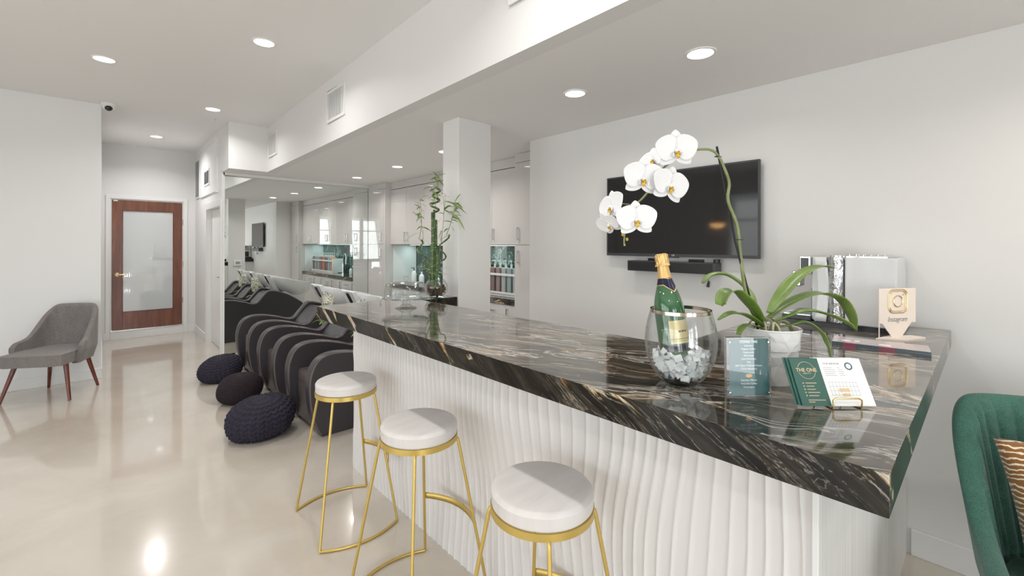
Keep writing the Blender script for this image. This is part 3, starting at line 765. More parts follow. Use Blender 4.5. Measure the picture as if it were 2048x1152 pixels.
def door(par, x, y0, y1, z0, z1, hy=None, hz=None, name='door', hv=True, hl=0.13):
    g = 0.0015
    d = MB().box((x-0.02, y0+g, z0+g), (x, y1-g, z1-g)).build(name, 'cabinet_gloss', par, smooth=False, bevel=0.001, seg=1)
    if hy is not None:
        m = MB(); handle(m, x-0.02, hy, hz, hl, hv); m.build('handle', 'steel', d, smooth=False, bevel=0.0015)
    return d
dw = (YR1-YR0)/6
U = ['next to the mirror', 'in the middle of the row', 'behind the column']
for k in range(3):
    y1 = YR1-2*k*dw; y0 = y1-2*dw
    t = thing('upper_cabinet', 'white two-door wall cabinet above the dark counter, '+U[k], 'cabinet', (0, 0, 0), 0, 'glossy white wall cabinets')
    MB().box((XU+0.001, y0+0.001, 1.495), (XR, y1-0.001, 2.34)).build('body', 'shadow_gap' if False else 'cabinet_gloss', t, smooth=False)
    door(t, XU, y0, y0+dw, 1.492, 2.335, y0+dw-0.045, 1.61); door(t, XU, y0+dw, y1, 1.492, 2.335, y0+dw+0.045, 1.61)
    MB().box((XU-0.018, y0, 2.343), (XR, y1, ZS-0.002)).build('top_filler', 'cabinet_gloss', t, smooth=False)
for (y0, y1, lb, hy) in ((YR1+0.001, YM-0.005, 'tall glossy white cabinet standing against the mirror', YR1+0.13), (2.90, YR0-0.001, 'tall glossy white cabinet beside the television wall corner', YR0-0.06)):
    t = thing('tall_cabinet', lb, 'cabinet', (0, 0, 0), 0, 'tall glossy white cabinets')
    MB().box((XT+0.001, y0, 0.0), (XR, y1, 2.36)).build('body', 'cabinet_gloss', t, smooth=False)
    if y0 > 5:
        ya, yb = y0+0.06, y1
        MB().box((XT-0.018, y0, 0.08), (XT, ya-0.002, 2.352)).build('filler_panel', 'cabinet_gloss', t, smooth=False)
        hy = ya+0.05
    else:
        ya, yb = y0, y1
    door(t, XT, ya, yb, 1.492, 2.352, hy, 1.61); door(t, XT, ya, yb, 0.08, 1.490, hy, 1.365)
    MB().box((XT-0.018, y0, 2.358), (XR, y1, ZS-0.002)).build('top_filler', 'cabinet_gloss', t, smooth=False)
    MB().box((XT+0.0, y0, 0.0), (XT+0.03, y1, 0.08)).build('plinth', 'shadow_gap', t, smooth=False) if False else None
for k in range(3):
    y1 = YR1-2*k*dw; y0 = y1-2*dw
    t = thing('base_cabinet', 'white base cabinet under the dark counter, '+U[k], 'cabinet', (0, 0, 0), 0, 'glossy white base cabinets')
    MB().box((XU+0.001, y0+0.001, 0.0), (XR, y1-0.001, 0.826)).build('body', 'cabinet_gloss', t, smooth=False)
    door(t, XU, y0, y0+dw*0.5, 0.10, 0.822, y0+dw*0.5-0.04, 0.72); 
    door(t, XU, y0+dw*0.5, y1-dw*0.5, 0.66, 0.822, (y0+y1)/2, 0.745, 'drawer', False)
    door(t, XU, y0+dw*0.5, y1-dw*0.5, 0.10, 0.658)
    door(t, XU, y1-dw*0.5, y1, 0.10, 0.822, y1-dw*0.5+0.04, 0.72)
wk = MB().box((XU-0.03, YR0+0.001, 0.828), (XR, YR1-0.001, 0.893)).build('counter_worktop', 'marble_back', None, smooth=False, bevel=0.002)
tag(wk, 'dark marble counter in the cabinet recess with the sink', 'worktop')
bk = MB().box((XR-0.001, YR0+0.001, 0.893), (XR+0.012, YR1-0.001, 1.494)).build('backsplash', 'marble_back_green', None, smooth=False)
tag(bk, 'polished dark green marble backsplash behind the counter', 'backsplash')
for (y, lb) in ((YR1-0.009, 'pale glass splash panel at the mirror end of the counter'), (YR0+0.003, 'pale splash panel at the far corner of the counter behind the bottles')):
    o = MB().box((XU+0.02, y, 0.893), (XR-0.002, y+0.006, 1.494)).build('side_splash_panel', 'white_plastic', None, smooth=False, bevel=0.001); tag(o, lb, 'splash panel')
t = thing('under_cabinet_light', 'slim led strip under the wall cabinets lighting the counter', 'light', (3.60, (YR0+YR1)/2, 1.4915))
MB().box((-0.012, -1.40, -0.010), (0.012, 1.40, 0.0)).build('housing', 'white_plastic', t, smooth=False)
MB().box((-0.008, -1.39, -0.012), (0.008, 1.39, -0.0101)).build('diffuser', 'led_glow', t, smooth=False)
d = bpy.data.lights.new('led_strip', 'AREA'); d.shape = 'RECTANGLE'; d.size = 0.02; d.size_y = 2.7; d.energy = 7; d.color = (0.72, 1.0, 0.95)
o = bpy.data.objects.new('led_strip', d); o.location = (0, 0, -0.014); COL.objects.link(o); o.parent = t

# faucet and sink
t = thing('sink_faucet', 'tall curved chrome faucet on the recess counter', 'faucet', (3.55, 5.02, 0.893))
MB().lathe([(0, 0), (0.028, 0), (0.028, 0.006), (0.019, 0.012), (0.018, 0.20), (0.0, 0.20)], 20).build('base', 'chrome', t)
MB().tube([(0, 0, 0.2)]+bez((0, 0, 0.2), (0, 0, 0.43), (-0.02, 0.19, 0.46), (-0.02, 0.20, 0.30), 16)+[(-0.02, 0.20, 0.24)], 0.012, 12).build('spout', 'chrome', t)
MB().tube([(-0.02, 0.20, 0.29), (-0.02, 0.20, 0.20)], 0.017, 12).build('spray_head', 'steel', t)
MB().tube([(0, 0, 0.10), (-0.07, -0.03, 0.13)], 0.007, 10).build('lever', 'chrome', t)

# pump bottles
def bottle(loc, label, body, cap, r, h, pump=True, cat='bottle', group=None, square=False):
    t = thing('pump_bottle' if pump else 'product_bottle', label, cat, loc, 0, group)
    if square:
        MB().prism([(-r, -r*0.8), (r, -r*0.8), (r, r*0.8), (-r, r*0.8)], 0, h*0.78).build('body', body, t, bevel=0.008, seg=3)
        MB().lathe([(0.014, h*0.78), (0.012, h*0.86)], 12).build('neck', cap, t)
    else:
        MB().lathe([(0, 0), (r*0.96, 0), (r, 0.01), (r, h*0.62), (r*0.75, h*0.75), (0.013, h*0.82), (0.012, h*0.86), (0, h*0.86)], 24).build('body', body, t)
    if pump:
        m = MB().lathe([(0.013, h*0.84), (0.013, h*0.89), (0.004, h*0.90), (0.004, h*0.97), (0.010, h*0.97), (0.010, h), (0, h)], 14)
        m.tube([(0, 0, h*0.985), (-0.038, 0, h*0.985), (-0.042, 0, h*0.965)], 0.0055, 8); m.build('pump', cap, t)
    else:
        MB().lathe([(0.014, h*0.84), (0.014, h), (0, h)], 14).build('cap', cap, t)
    return t
mat('b_orange', (0.72, 0.26, 0.10), 0.4); mat('b_mauve', (0.30, 0.22, 0.22), 0.4); mat('b_brown', (0.22, 0.16, 0.15), 0.4); mat('b_grey', (0.40, 0.43, 0.43), 0.4); mat('b_greenish', (0.30, 0.38, 0.37), 0.4); mat('b_purple', (0.20, 0.15, 0.20), 0.4); mat('b_white', (0.80, 0.82, 0.82), 0.35); mat('b_teal', (0.02, 0.22, 0.22), 0.2)
rk = thing('bottle_rack', 'white rack holding a row of coloured pump bottles on the counter', 'bottle rack', (3.50, 4.13, 0.893))
hy = 0.60
MB().box((-0.06, -hy, 0), (0.06, hy, 0.012)).build('base', 'white_plastic', rk, smooth=False, bevel=0.002)
MB().box((-0.058, hy-0.012, 0.012), (0.16, hy, 0.30)).build('side_panel', 'white_plastic', rk, smooth=False, bevel=0.002)
MB().box((-0.058, -hy, 0.012), (0.06, -hy+0.012, 0.30)).build('side_panel', 'white_plastic', rk, smooth=False, bevel=0.002)
MB().box((-0.060, -hy+0.012, 0.235), (-0.052, hy-0.012, 0.262)).box((-0.06, -hy+0.012, 0.02), (-0.052, hy-0.012, 0.045)).build('front_rail', 'white_plastic', rk, smooth=False)
MB().box((0.052, -hy+0.012, 0.012), (0.060, hy-0.012, 0.28)).build('back_panel', 'white_plastic', rk, smooth=False)
cols = ['b_purple', 'b_grey', 'b_greenish', 'b_grey', 'b_mauve', 'b_brown', 'b_orange', 'b_purple', 'b_brown', 'b_grey', 'b_greenish', 'b_orange']
cn = {'b_purple': 'purple', 'b_grey': 'grey', 'b_greenish': 'grey green', 'b_mauve': 'mauve', 'b_brown': 'brown', 'b_orange': 'orange'}
ordn = ['first', 'second', 'third', 'fourth', 'fifth', 'sixth', 'seventh', 'eighth', 'ninth', 'tenth', 'eleventh', 'twelfth']
for k, cc in enumerate(cols):
    bottle((3.50, 4.13-hy+0.055+k*0.0985, 0.906), 'square %s bottle with white pump in the rack, %s from the television wall end' % (cn[cc], ordn[k]), cc, 'b_white', 0.042, 0.40, group='pump bottles in the white rack', square=True)
bottle((3.47, 5.93, 0.893), 'white bottle with black pump on the counter beside the glass splash panel', 'b_white', 'black_plastic', 0.038, 0.245)
bottle((3.50, 5.76, 0.893), 'plain white bottle with flat cap beside the black-pumped one', 'b_white', 'b_white', 0.040, 0.19, pump=False)
bottle((3.60, 5.50, 0.893), 'teal bottle standing tallest at the back of the counter', 'b_teal', 'b_white', 0.03, 0.26)
bottle((3.55, 5.40, 0.893), 'small white bottle in front of the teal one', 'b_white', 'b_teal', 0.03, 0.15, pump=False)
bottle((3.62, 5.32, 0.893), 'short teal bottle with white cap near the faucet', 'b_teal', 'b_white', 0.032, 0.17, pump=False)
# small white control display on the back of the column
t = thing('thermostat', 'small white wall thermostat with grey display, seen only in the mirror', 'thermostat', (2.12, 2.9, 1.08))
MB().box((-0.07, 0.0, -0.06), (0.07, 0.03, 0.06)).build('housing', 'white_plastic', t, bevel=0.006, smooth=False)
MB().box((-0.04, 0.0302, -0.025), (0.04, 0.032, 0.03)).build('display', 'b_greenish', t, smooth=False)
# ------------------------------------------------------------------ television and sound bar on the side wall
t = thing('television', 'large flat black wall television above the bar, showing only reflections', 'television', (XW-0.002, 1.445, 1.71))
hw_, hh_ = 0.535, 0.294
MB().box((-0.055, -hw_, -hh_), (-0.035, hw_, hh_)).build('casing', 'dark_grey_plastic', t, smooth=False, bevel=0.003)
b = 0.010
m = MB().box((-0.0575, -hw_, -hh_), (-0.055, -hw_+b, hh_)).box((-0.0575, hw_-b, -hh_), (-0.055, hw_, hh_)).box((-0.0575, -hw_+b, hh_-b), (-0.055, hw_-b, hh_)).box((-0.0575, -hw_+b, -hh_), (-0.055, hw_-b, -hh_+0.020))
m.build('bezel', 'dark_grey_plastic', t, smooth=False)
MB().box((-0.0562, -hw_+b, -hh_+0.020), (-0.0552, hw_-b, hh_-b)).build('screen', 'screen', t, smooth=False)
MB().box((-0.035, -0.25, -0.2), (0, 0.25, 0.2)).build('wall_bracket', 'black_plastic', t, smooth=False)
text('logo', 'LG', 0.016, plane_frame((-0.0580, 0.0, -hh_+0.011), (0, -1, 0), (0, 0, 1)), 'b_white', t)
MB().box((-0.060, -0.035, -hh_-0.006), (-0.040, 0.030, -hh_)).build('status_light_foot', 'black_plastic', t, smooth=False)
t = thing('sound_bar', 'slim black sound bar mounted on the wall under the television', 'sound bar', (XW, 1.46, 1.352))
MB().box((-0.10, -0.315, -0.040), (-0.012, 0.315, 0.033)).build('body', 'dark_grey_plastic', t, smooth=True, bevel=0.006, seg=3)
MB().box((-0.1015, -0.295, -0.034), (-0.0995, 0.315-0.01, 0.027)).build('grille_cloth', 'black_plastic', t, smooth=False)
MB().box((-0.012, -0.2, -0.02), (0, -0.1, 0.05)).box((-0.012, 0.1, -0.02), (0, 0.2, 0.05)).build('wall_bracket', 'black_plastic', t, smooth=False)
MB().tube([(-0.05, -0.30, 0.033), (-0.05, -0.30, 0.055)], 0.02, 12).build('cable_clip', 'black_plastic', t)
cb = MB().tube(bez((XW-0.02, 1.235, 1.315), (XW-0.02, 1.24, 1.29), (XW-0.01, 1.225, 1.27), (XW-0.012, 1.226, 1.255), 10), 0.0018, 6).tube([(XW-0.012, 1.226, 1.262), (XW-0.012, 1.232, 1.225)], [0.006, 0.009], 10).build('dangling_plug', 'black_plastic', None)
tag(cb, 'thin black cable with a small plug hanging below the sound bar', 'cable')

def on(u, v, z=TZ):
    """point where the view through pixel (u, v) meets height z"""
    d = at(u, v, 1.0)-Vector((0, 0, EYE)); s_ = (z-EYE)/d.z
    return Vector((0, 0, EYE))+d*s_
VA = math.atan2(-FW.x, FW.y)           # turn that makes a thing face along the room diagonal

# ------------------------------------------------------------------ champagne cooler
ic = Vector((1.222, 0.602, TZ))
t = thing('glass_ice_bucket', 'big round clear glass bucket with gold rim holding ice and the champagne bottle', 'ice bucket', ic)
og = [(0.0, 0.0), (0.045, 0.0), (0.052, 0.004), (0.066, 0.018), (0.083, 0.045), (0.0945, 0.080), (0.0985, 0.112), (0.0965, 0.150), (0.090, 0.182), (0.083, 0.207)]
og = spline([(r, z) for r, z in og], 3); og = [(max(p[0], 0), max(p[1], 0)) for p in og]
th_ = lambda z: 0.0022+0.018*max(0, 1-z/0.035)
ig = [(max(0, r-0.0024), z) for r, z in og if z > 0.016]
prof = og + [(og[-1][0]-0.0012, 0.2085)] + ig[::-1] + [(0.03, 0.0165), (0.0, 0.0155)]
MB().lathe(prof, 72, cap=False).build('bowl', 'vessel_glass', t, angle=60)
MB().lathe([(0.0842, 0.200), (0.0838, 0.2095), (0.0795, 0.2095), (0.0805, 0.200), (0.0842, 0.200)], 72, cap=False).build('rim_band', 'rim_bronze', t)
rnd = random.Random(11)
im = MB()
mat('ice', (0.93, 0.945, 0.95), 0.08, trans=0.12, ior=1.31, coat=0.5)
for k in range(330):
    zz = 0.022+0.072*rnd.random()**0.9; rmax = interp(zz, [(0.0, 0.045), (0.03, 0.060), (0.06, 0.076), (0.11, 0.083)])-0.008
    rr = rmax*math.sqrt(rnd.random()); a = rnd.random()*6.283
    if zz > 0.075 and rr < 0.02: zz = 0.07
    zz += 0.012*(rr/rmax)*(zz/0.09)*math.sin(a*2+1)
    s_ = rnd.uniform(0.006, 0.0105)
    q = MB().box((-s_, -s_, -s_*0.75), (s_, s_, s_*0.75))
    q.v = [(x+rnd.uniform(-.3, .3)*s_, y+rnd.uniform(-.3, .3)*s_, z+rnd.uniform(-.3, .3)*s_) for x, y, z in q.v]
    q.xf(Matrix.Translation((rr*math.cos(a), rr*math.sin(a), zz)) @ Matrix.Rotation(rnd.random()*6, 4, 'X') @ Matrix.Rotation(rnd.random()*6, 4, 'Z') @ Matrix.Rotation(rnd.random()*6, 4, 'Y'))
    im.add(q.v, q.f)
io_ = im.build('crushed_ice', 'ice', None, smooth=False, loc=ic); tag(io_, 'heap of clear ice cubes filling the bottom of the glass bucket', 'ice', kind='stuff')

# bottle, tilted
m = mat('bottle_green', (0.018, 0.11, 0.032), 0.03, coat=1.0, coat_rough=0.02)
P(m).inputs['Specular IOR Level'].default_value = 0.7
mat('foil_gold', (0.80, 0.53, 0.22), 0.35, 0.75); mat('foil_navy', (0.015, 0.015, 0.05), 0.3, 0.4); mat('label_gold', (0.72, 0.60, 0.33), 0.38, 0.35); mat('label_dark', (0.12, 0.09, 0.03), 0.5)
mat('bottle_base_dark', (0.01, 0.012, 0.025), 0.05, coat=1.0)
bt = thing('champagne_bottle', 'green champagne bottle with gold foil neck leaning in the ice', 'bottle', (0, 0, 0))
pb, ptop = at(1352, 707, 1.248), at(1322, 507, 1.285)
ax = (ptop-pb).normalized(); Lb = (ptop-pb).length
q_ = ax.to_track_quat('Z', 'Y'); bt.rotation_mode = 'QUATERNION'; 
# spin so that the label looks towards the camera
Mq = q_.to_matrix(); tocam = (Vector((0, 0, EYE))-pb).normalized(); lc = Mq.transposed() @ tocam; lab = math.atan2(lc.y, lc.x)
bt.rotation_quaternion = q_; bt.location = pb
k_ = Lb/0.30
def sc_(pr): return [(r*0.95, z*k_) for r, z in pr]
MB().lathe(sc_([(0.0, 0.022)]+[(r_, z_) for r_, z_ in [(0.034, 0.004), (0.0385, 0.0), (0.0425, 0.004), (0.0435, 0.012), (0.0435, 0.125), (0.042, 0.148), (0.0375, 0.170), (0.031, 0.190), (0.0245, 0.208), (0.0195, 0.226), (0.0165, 0.246), (0.0150, 0.270), (0.0145, 0.275), (0.0, 0.275)]]), 48, cap=False).build('body', 'bottle_green', bt, angle=60)
MB().lathe(sc_([(0.0440, 0.012), (0.0440, 0.030)]), 48, cap=False).build('base_band', 'bottle_base_dark', bt)
MB().lathe(sc_([(0.0210, 0.2255), (0.0190, 0.236), (0.0175, 0.252), (0.0165, 0.270), (0.0160, 0.280)]), 48, cap=False).build('neck_foil', 'foil_gold', bt)
cm = MB(); 
def crown(u, v_):
    a = 2*pi*u; z = lerp(0.262, 0.300, v_); r = 0.0188 if v_ < 0.9 else lerp(0.0188, 0.013, (v_-0.9)/0.1)
    r += 0.0011*math.sin(a*13+v_*3)+0.0008*math.sin(a*5-v_*9) + (0.002 if v_ < 0.15 else 0)
    return (r*0.95*math.cos(a), r*0.95*math.sin(a), z*k_)
cm.grid(crown, 64, 12, wu=True); cm.f.append(tuple(i*12+11 for i in range(64))); cm.m.append(0)
cm.build('wire_cap', 'foil_gold', bt, angle=50)
# neck band dipping to a point in front
nb = MB()
def nband(u, v_):
    a = lab+pi+2*pi*u; d = abs(((a-lab-0.7+pi) % (2*pi))-pi)
    lo = 0.205-0.022*max(0, 1-d/0.9); hi = 0.226-0.004*max(0, 1-d/0.9)
    z = lerp(lo, hi, v_); r = interp2(z, [(0.148, 0.042), (0.170, 0.0375), (0.190, 0.031), (0.208, 0.0245), (0.226, 0.0195), (0.246, 0.0165)])+0.0007
    return (r*0.95*math.cos(a), r*0.95*math.sin(a), z*k_)
def interp2(x, tab):
    for (a, va), (b_, vb) in zip(tab, tab[1:]):
        if x <= b_: return lerp(va, vb, max(0, (x-a)/(b_-a)))
    return tab[-1][1]
nb.grid(nband, 96, 8); nb.build('neck_label', 'foil_navy', bt)
e1 = [nband(i/95, 0.0) for i in range(96)]; e2 = [nband(i/95, 1.0) for i in range(96)]
MB().tube(e1, 0.0012, 6).tube(e2, 0.0009, 6).build('neck_label_trim', 'foil_gold', bt)
lb_ = MB(); lb_.grid(lambda u, v_: (0.0441*0.95*math.cos(lab+0.62+lerp(-0.80, 0.80, u)), 0.0441*0.95*math.sin(lab+0.62+lerp(-0.80, 0.80, u)), lerp(0.034, 0.100, v_)*k_), 30, 2)
lbo = lb_.build('front_label', 'label_gold', bt)
lc_ = MB(); 
for z0_ in (0.0465, 0.0415): lc_.grid(lambda u, v_: (0.0443*0.95*math.cos(lab+0.62+lerp(-0.80, 0.80, u)), 0.0443*0.95*math.sin(lab+0.62+lerp(-0.80, 0.80, u)), (z0_+v_*(0.0016 if z0_ > 0.045 else 0.0008))*k_), 30, 2)
for (c0_, w_) in ((0.70, 0.10), (0.93, 0.09), (0.46, 0.09)): lc_.grid(lambda u, v_: (0.0443*0.95*math.cos(lab+c0_+lerp(-w_, w_, u)), 0.0443*0.95*math.sin(lab+c0_+lerp(-w_, w_, u)), lerp(0.066, 0.071, v_)*k_), 6, 2)
lc_.build('label_print', 'label_dark', lbo)
# paper tag clinging behind the bottle
tg = MB(); tg.grid(lambda u, v_: tuple((Mq.transposed() @ (at(lerp(1366, 1396, u), lerp(640, 690, v_), 1.30)-pb))), 5, 5)

# ------------------------------------------------------------------ orchid in the white faceted pot
pc = Vector((1.478, 0.438, TZ))
pc = on(1541, 760); 
PD = (pc.x*FW.x+pc.y*FW.y)
t = thing('orchid_plant', 'tall white orchid with arching stem and long leaves in a white faceted pot', 'potted plant', pc)
pm = MB(); rnd = random.Random(4)
def potf(u, v_):
    a = 2*pi*u; r = lerp(0.052, 0.081, v_**0.75); 
    n_ = noise.cell_vector if False else None
    return (r*math.cos(a), r*math.sin(a), v_*0.156)
# facets: coarse jittered rings, flat shaded
rings = 7; seg = 15; vs = []
for j in range(rings):
    f_ = j/(rings-1)
    for i in range(seg):
        a = 2*pi*(i+(0.5 if j % 2 else 0))/seg; r = lerp(0.053, 0.0785, f_**0.8); jit = 0 if j in (0, rings-1) else 1
        r += jit*rnd.uniform(-0.0042, 0.0042); z = f_*0.152+jit*rnd.uniform(-0.008, 0.008); a += jit*rnd.uniform(-0.09, 0.09)
        vs.append((r*math.cos(a), r*math.sin(a), z))
fs = []
for j in range(rings-1):
    for i in range(seg):
        i2 = (i+1) % seg; a_, b_, c_, d_ = j*seg+i, j*seg+i2, (j+1)*seg+i2, (j+1)*seg+i
        if j % 2: fs += [(a_, b_, c_), (a_, c_, d_)] if False else [(a_, b_, c_), (a_, c_, d_)]
        else: fs += [(a_, b_, d_), (b_, c_, d_)]
fs.append(tuple(range(seg))[::-1]); pm.add(vs, fs)
pot = pm.build('pot', 'pot_white', t, smooth=False)
MB().lathe([(0.0735, 0.10), (0.0745, 0.152), (0.0785, 0.152), (0.0795, 0.156), (0.0775, 0.158), (0.0735, 0.156), (0.0715, 0.13)], 48, cap=False).build('pot_rim', 'pot_white', t)
MB().lathe([(0, 0.140), (0.073, 0.136)], 32, cap=False).build('bark_mix', 'soil', t)
rm = MB()
for k in range(9):
    a = rnd.random()*6.28; a2 = a+rnd.uniform(-1, 1)*1.2
    rm.tube(bez((0.02*math.cos(a), 0.02*math.sin(a), 0.145), (0.03*math.cos(a), 0.03*math.sin(a), 0.19), (0.05*math.cos(a2), 0.05*math.sin(a2), 0.18), (0.066*math.cos(a2), 0.066*math.sin(a2), 0.142), 8), 0.0028, 7)
rm.build('aerial_roots', 'root', t)
def loc_(u, v, dt=0.0): return at(u, v, PD+dt)-pc
# clips and stake
st_pts = [loc_(1519, 668, 0), loc_(1470, 480, 0.0), loc_(1433, 292, 0.0)]
MB().tube([st_pts[0], st_pts[1], st_pts[2]], 0.0034, 8).build('stake', 'black_gloss', t)
sp = spline([tuple(loc_(u, v, d_)) for u, v, d_ in ((1534, 655, 0.0), (1506, 625, 0), (1490, 575, 0), (1480, 500, 0), (1474, 450, -0.003), (1456, 400, -0.006), (1458, 365, -0.006), (1448, 335, -0.004), (1434, 308, 0), (1418, 298, 0), (1392, 298, 0), (1370, 300, 0.01), (1345, 320, 0.02), (1318, 345, 0.02), (1298, 380, 0.02), (1275, 405, 0.015), (1262, 410, 0.01), (1253, 440, 0.0), (1249, 470, -0.005), (1248, 488, -0.01))], 6)
n_ = len(sp); MB().tube([tuple(p) for p in sp], [lerp(0.0052, 0.0022, i/(n_-1)) for i in range(n_)], 10).build('flower_stem', 'orchid_stem', t)
MB().tube([loc_(1264, 409, 0.012), loc_(1237, 406, 0.015)], 0.0017, 6).build('flower_stem', 'orchid_stem', t)
cl = MB()
for (u, v) in ((1434, 312), (1478, 478)):
    c_ = loc_(u, v); cl.tube([c_+Vector((0.006*math.cos(a), 0.006*math.sin(a), 0)) for a in [i*pi/6 for i in range(13)]], 0.0012, 6)
    cl.tube([c_-RT*0.008, c_+RT*0.012], 0.0013, 6)
cl.build('clip', 'black_plastic', t)
# leaves as broad arching blades: list of (u, v, depth offset, half width)
def ribbon_leaf(pts, mt='orchid_leaf', fold=0.28, twist=0.0):
    c_ = spline([tuple(loc_(u, v, d_))+(w_,) for u, v, d_, w_ in pts] if False else [Vector((*loc_(u, v, d_), w_)).to_tuple() if False else (*loc_(u, v, d_), w_) for u, v, d_, w_ in pts], 7)
    P3 = [Vector(p[:3]) for p in c_]; W = [p[3] for p in c_]; n_ = len(P3)
    def f(u, v_):
        i = min(n_-1, int(round(u*(n_-1)))); T_ = (P3[min(n_-1, i+1)]-P3[max(0, i-1)]).normalized()
        side = T_.cross(Vector((0, 0, 1))); 
        if side.length < 0.15: side = side+T_.cross(FW)*0.3
        side.normalize(); nr = side.cross(T_).normalized(); k = (v_-0.5)*2
        side = (side*math.cos(twist)+nr*math.sin(twist)); nr = side.cross(T_)
        return P3[i]+side*(k*W[i])+nr*(abs(k)**1.5*W[i]*fold)
    m_ = MB().grid(f, n_, 9); return m_.build('leaf', mt, t, solid=0.0022, angle=180)
L_ = [
 [(1531, 640, 0.0, .008), (1510, 610, 0.01, .018), (1488, 575, 0.03, .024), (1455, 551, 0.05, .025), (1425, 550, 0.06, .020), (1406, 566, 0.06, .008)],
 [(1526, 645, -0.01, .008), (1510, 622, -0.03, .018), (1490, 600, -0.05, .024), (1470, 583, -0.06, .024), (1452, 586, -0.07, .023), (1442, 606, -0.08, .014), (1446, 611, -0.085, .004)],
 [(1526, 652, -0.01, .008), (1505, 638, -0.03, .015), (1480, 627, -0.05, .018), (1458, 628, -0.06, .014), (1437, 639, -0.07, .004)],
 [(1540, 625, 0.0, .010), (1560, 595, 0.02, .020), (1590, 560, 0.05, .024), (1618, 540, 0.07, .022), (1645, 532, 0.09, .017), (1668, 535, 0.10, .005)],
 [(1540, 635, 0.0, .010), (1565, 615, 0.01, .018), (1605, 595, 0.03, .023), (1645, 587, 0.05, .024), (1680, 600, 0.06, .024), (1700, 628, 0.065, .019), (1712, 660, 0.07, .004)],
 [(1542, 645, -0.01, .008), (1570, 635, -0.03, .014), (1615, 621, -0.05, .016), (1660, 630, -0.06, .018), (1695, 646, -0.06, .013), (1708, 655, -0.06, .004)],
 [(1545, 655, -0.02, .008), (1580, 650, -0.045, .011), (1612, 643, -0.06, .012), (1640, 662, -0.07, .012), (1655, 690, -0.072, .009), (1662, 712, -0.075, .003)],
 [(1522, 655, -0.01, .006), (1500, 650, -0.04, .010), (1485, 655, -0.06, .010), (1477, 668, -0.075, .006)],
]
for p in L_: ribbon_leaf(p)
# blossoms
def petal_fn(ln, wd, cup=0.12, tip=1.0, curl=0.0):
    def f(u, v_):
        k = (v_-0.5)*2; w_ = wd*(math.sin(pi*min(1, u*0.97+0.02)**(0.75*tip)))**0.62
        return (k*w_, ln*u, cup*ln*(0.25+0.75*u)*(u)*0.4+0.10*k*k*w_-curl*u*u*ln)
    return f
def big_flower(M_, s, par=None, half=False, rnd_=None):
    h_ = thing_part('blossom', t)
    m_ = MB()
    def put(fn, ang, zoff=0, nu=12, nv=9, tgt=m_):
        R_ = M_ @ Matrix.Rotation(ang, 4, 'Z') @ Matrix.Translation((0, 0, zoff))
        q = MB().grid(fn, nu, nv); q.xf(R_); tgt.add(q.v, q.f)
    # three narrow sepals behind, two wide petals in front
    put(petal_fn(s*0.95, s*0.36, 0.0), 0.0, -0.001); put(petal_fn(s*0.92, s*0.33, 0.0), 2.22, -0.001); put(petal_fn(s*0.92, s*0.33, 0.0), -2.22, -0.001)
    put(petal_fn(s*1.05, s*0.60, 0.15), 1.22, 0.002, 14, 13); put(petal_fn(s*1.05, s*0.60, 0.15), -1.22, 0.002, 14, 13)
    pt = m_.build('petals', 'petal', h_, angle=180, solid=0.0008)
    c_ = MB()
    for sx in (-1, 1):
        q = MB().grid(lambda u, v_: (sx*(0.08+0.16*math.sin(u*2.6))*s, (-0.10-0.12*u)*s+(v_-0.5)*0.16*s, (0.05+0.22*math.sin(u*2.2))*s), 8, 5); q.xf(M_); c_.add(q.v, q.f)
    q = MB().ball((0, 0.02*s, 0.10*s), 0.10*s, n=8, sc=(0.9, 1.2, 1.2)); q.xf(M_); c_.add(q.v, q.f)
    c_.build('lip', 'petal', h_, angle=180, solid=0.0006)
    y_ = MB(); q = MB().grid(lambda u, v_: ((v_-0.5)*0.15*s*(1-0.8*abs(2*u-1)**2+0.1), (-0.04-0.32*u)*s, (0.14+0.10*math.sin(u*3))*s), 8, 5); q.xf(M_); y_.add(q.v, q.f)
    for k in range(3):
        q = MB().ball(((k-1)*0.07*s, -0.08*s, 0.19*s), 0.05*s, n=6); q.xf(M_); y_.add(q.v, q.f)
    y_.build('throat', 'petal_lip', h_, angle=180)
    z_ = MB()
    for (x_, yy) in ((-0.06, -0.13), (0.07, -0.16), (0.02, -0.05)):
        q = MB().ball((x_*s, yy*s, 0.235*s), 0.025*s, n=6); q.xf(M_); z_.add(q.v, q.f)
    z_.build('speckles', 'petal_spot', h_)
def thing_part(name, par):
    # the flower's own body: a short green pedicel the other pieces hang on
    return MB().ball((0, 0, 0), 0.001, n=4).build(name, 'orchid_stem', par)
def flower_frame(u, v, dt, yaw, pitch, roll):
    o_ = loc_(u, v, dt); face = (-FW*math.cos(yaw)+RT*math.sin(yaw)); face = (face*math.cos(pitch)+Vector((0, 0, 1))*math.sin(pitch)).normalized()
    upv = Vector((0, 0, 1)); xx = upv.cross(face).normalized(); yy = face.cross(xx)
    M_ = Matrix((xx, yy, face)).transposed().to_4x4() @ Matrix.Rotation(roll, 4, 'Z'); M_.translation = o_; return M_
FL = [(1351, 301, -0.020, 0.10, -0.10, 0.06, 0.063), (1285, 357, -0.030, 0.15, -0.15, -0.10, 0.062), (1338, 372, -0.025, 0.35, -0.05, -0.22, 0.062),
      (1272, 440, -0.035, 0.05, 0.0, 0.04, 0.059), (1225, 415, 0.0, -1.15, 0.1, 0.25, 0.056), (1219, 448, 0.01, -0.95, -0.7, 0.3, 0.045), (1308, 322, 0.035, -1.0, 0.35, 0.4, 0.055)]
for (u, v, dt, ya, pi_, ro, s_) in FL: big_flower(flower_frame(u, v, dt, ya, pi_, ro), s_)
bm_ = [(1246, 468, .0055), (1254, 478, .0045), (1249, 489, .0035)]
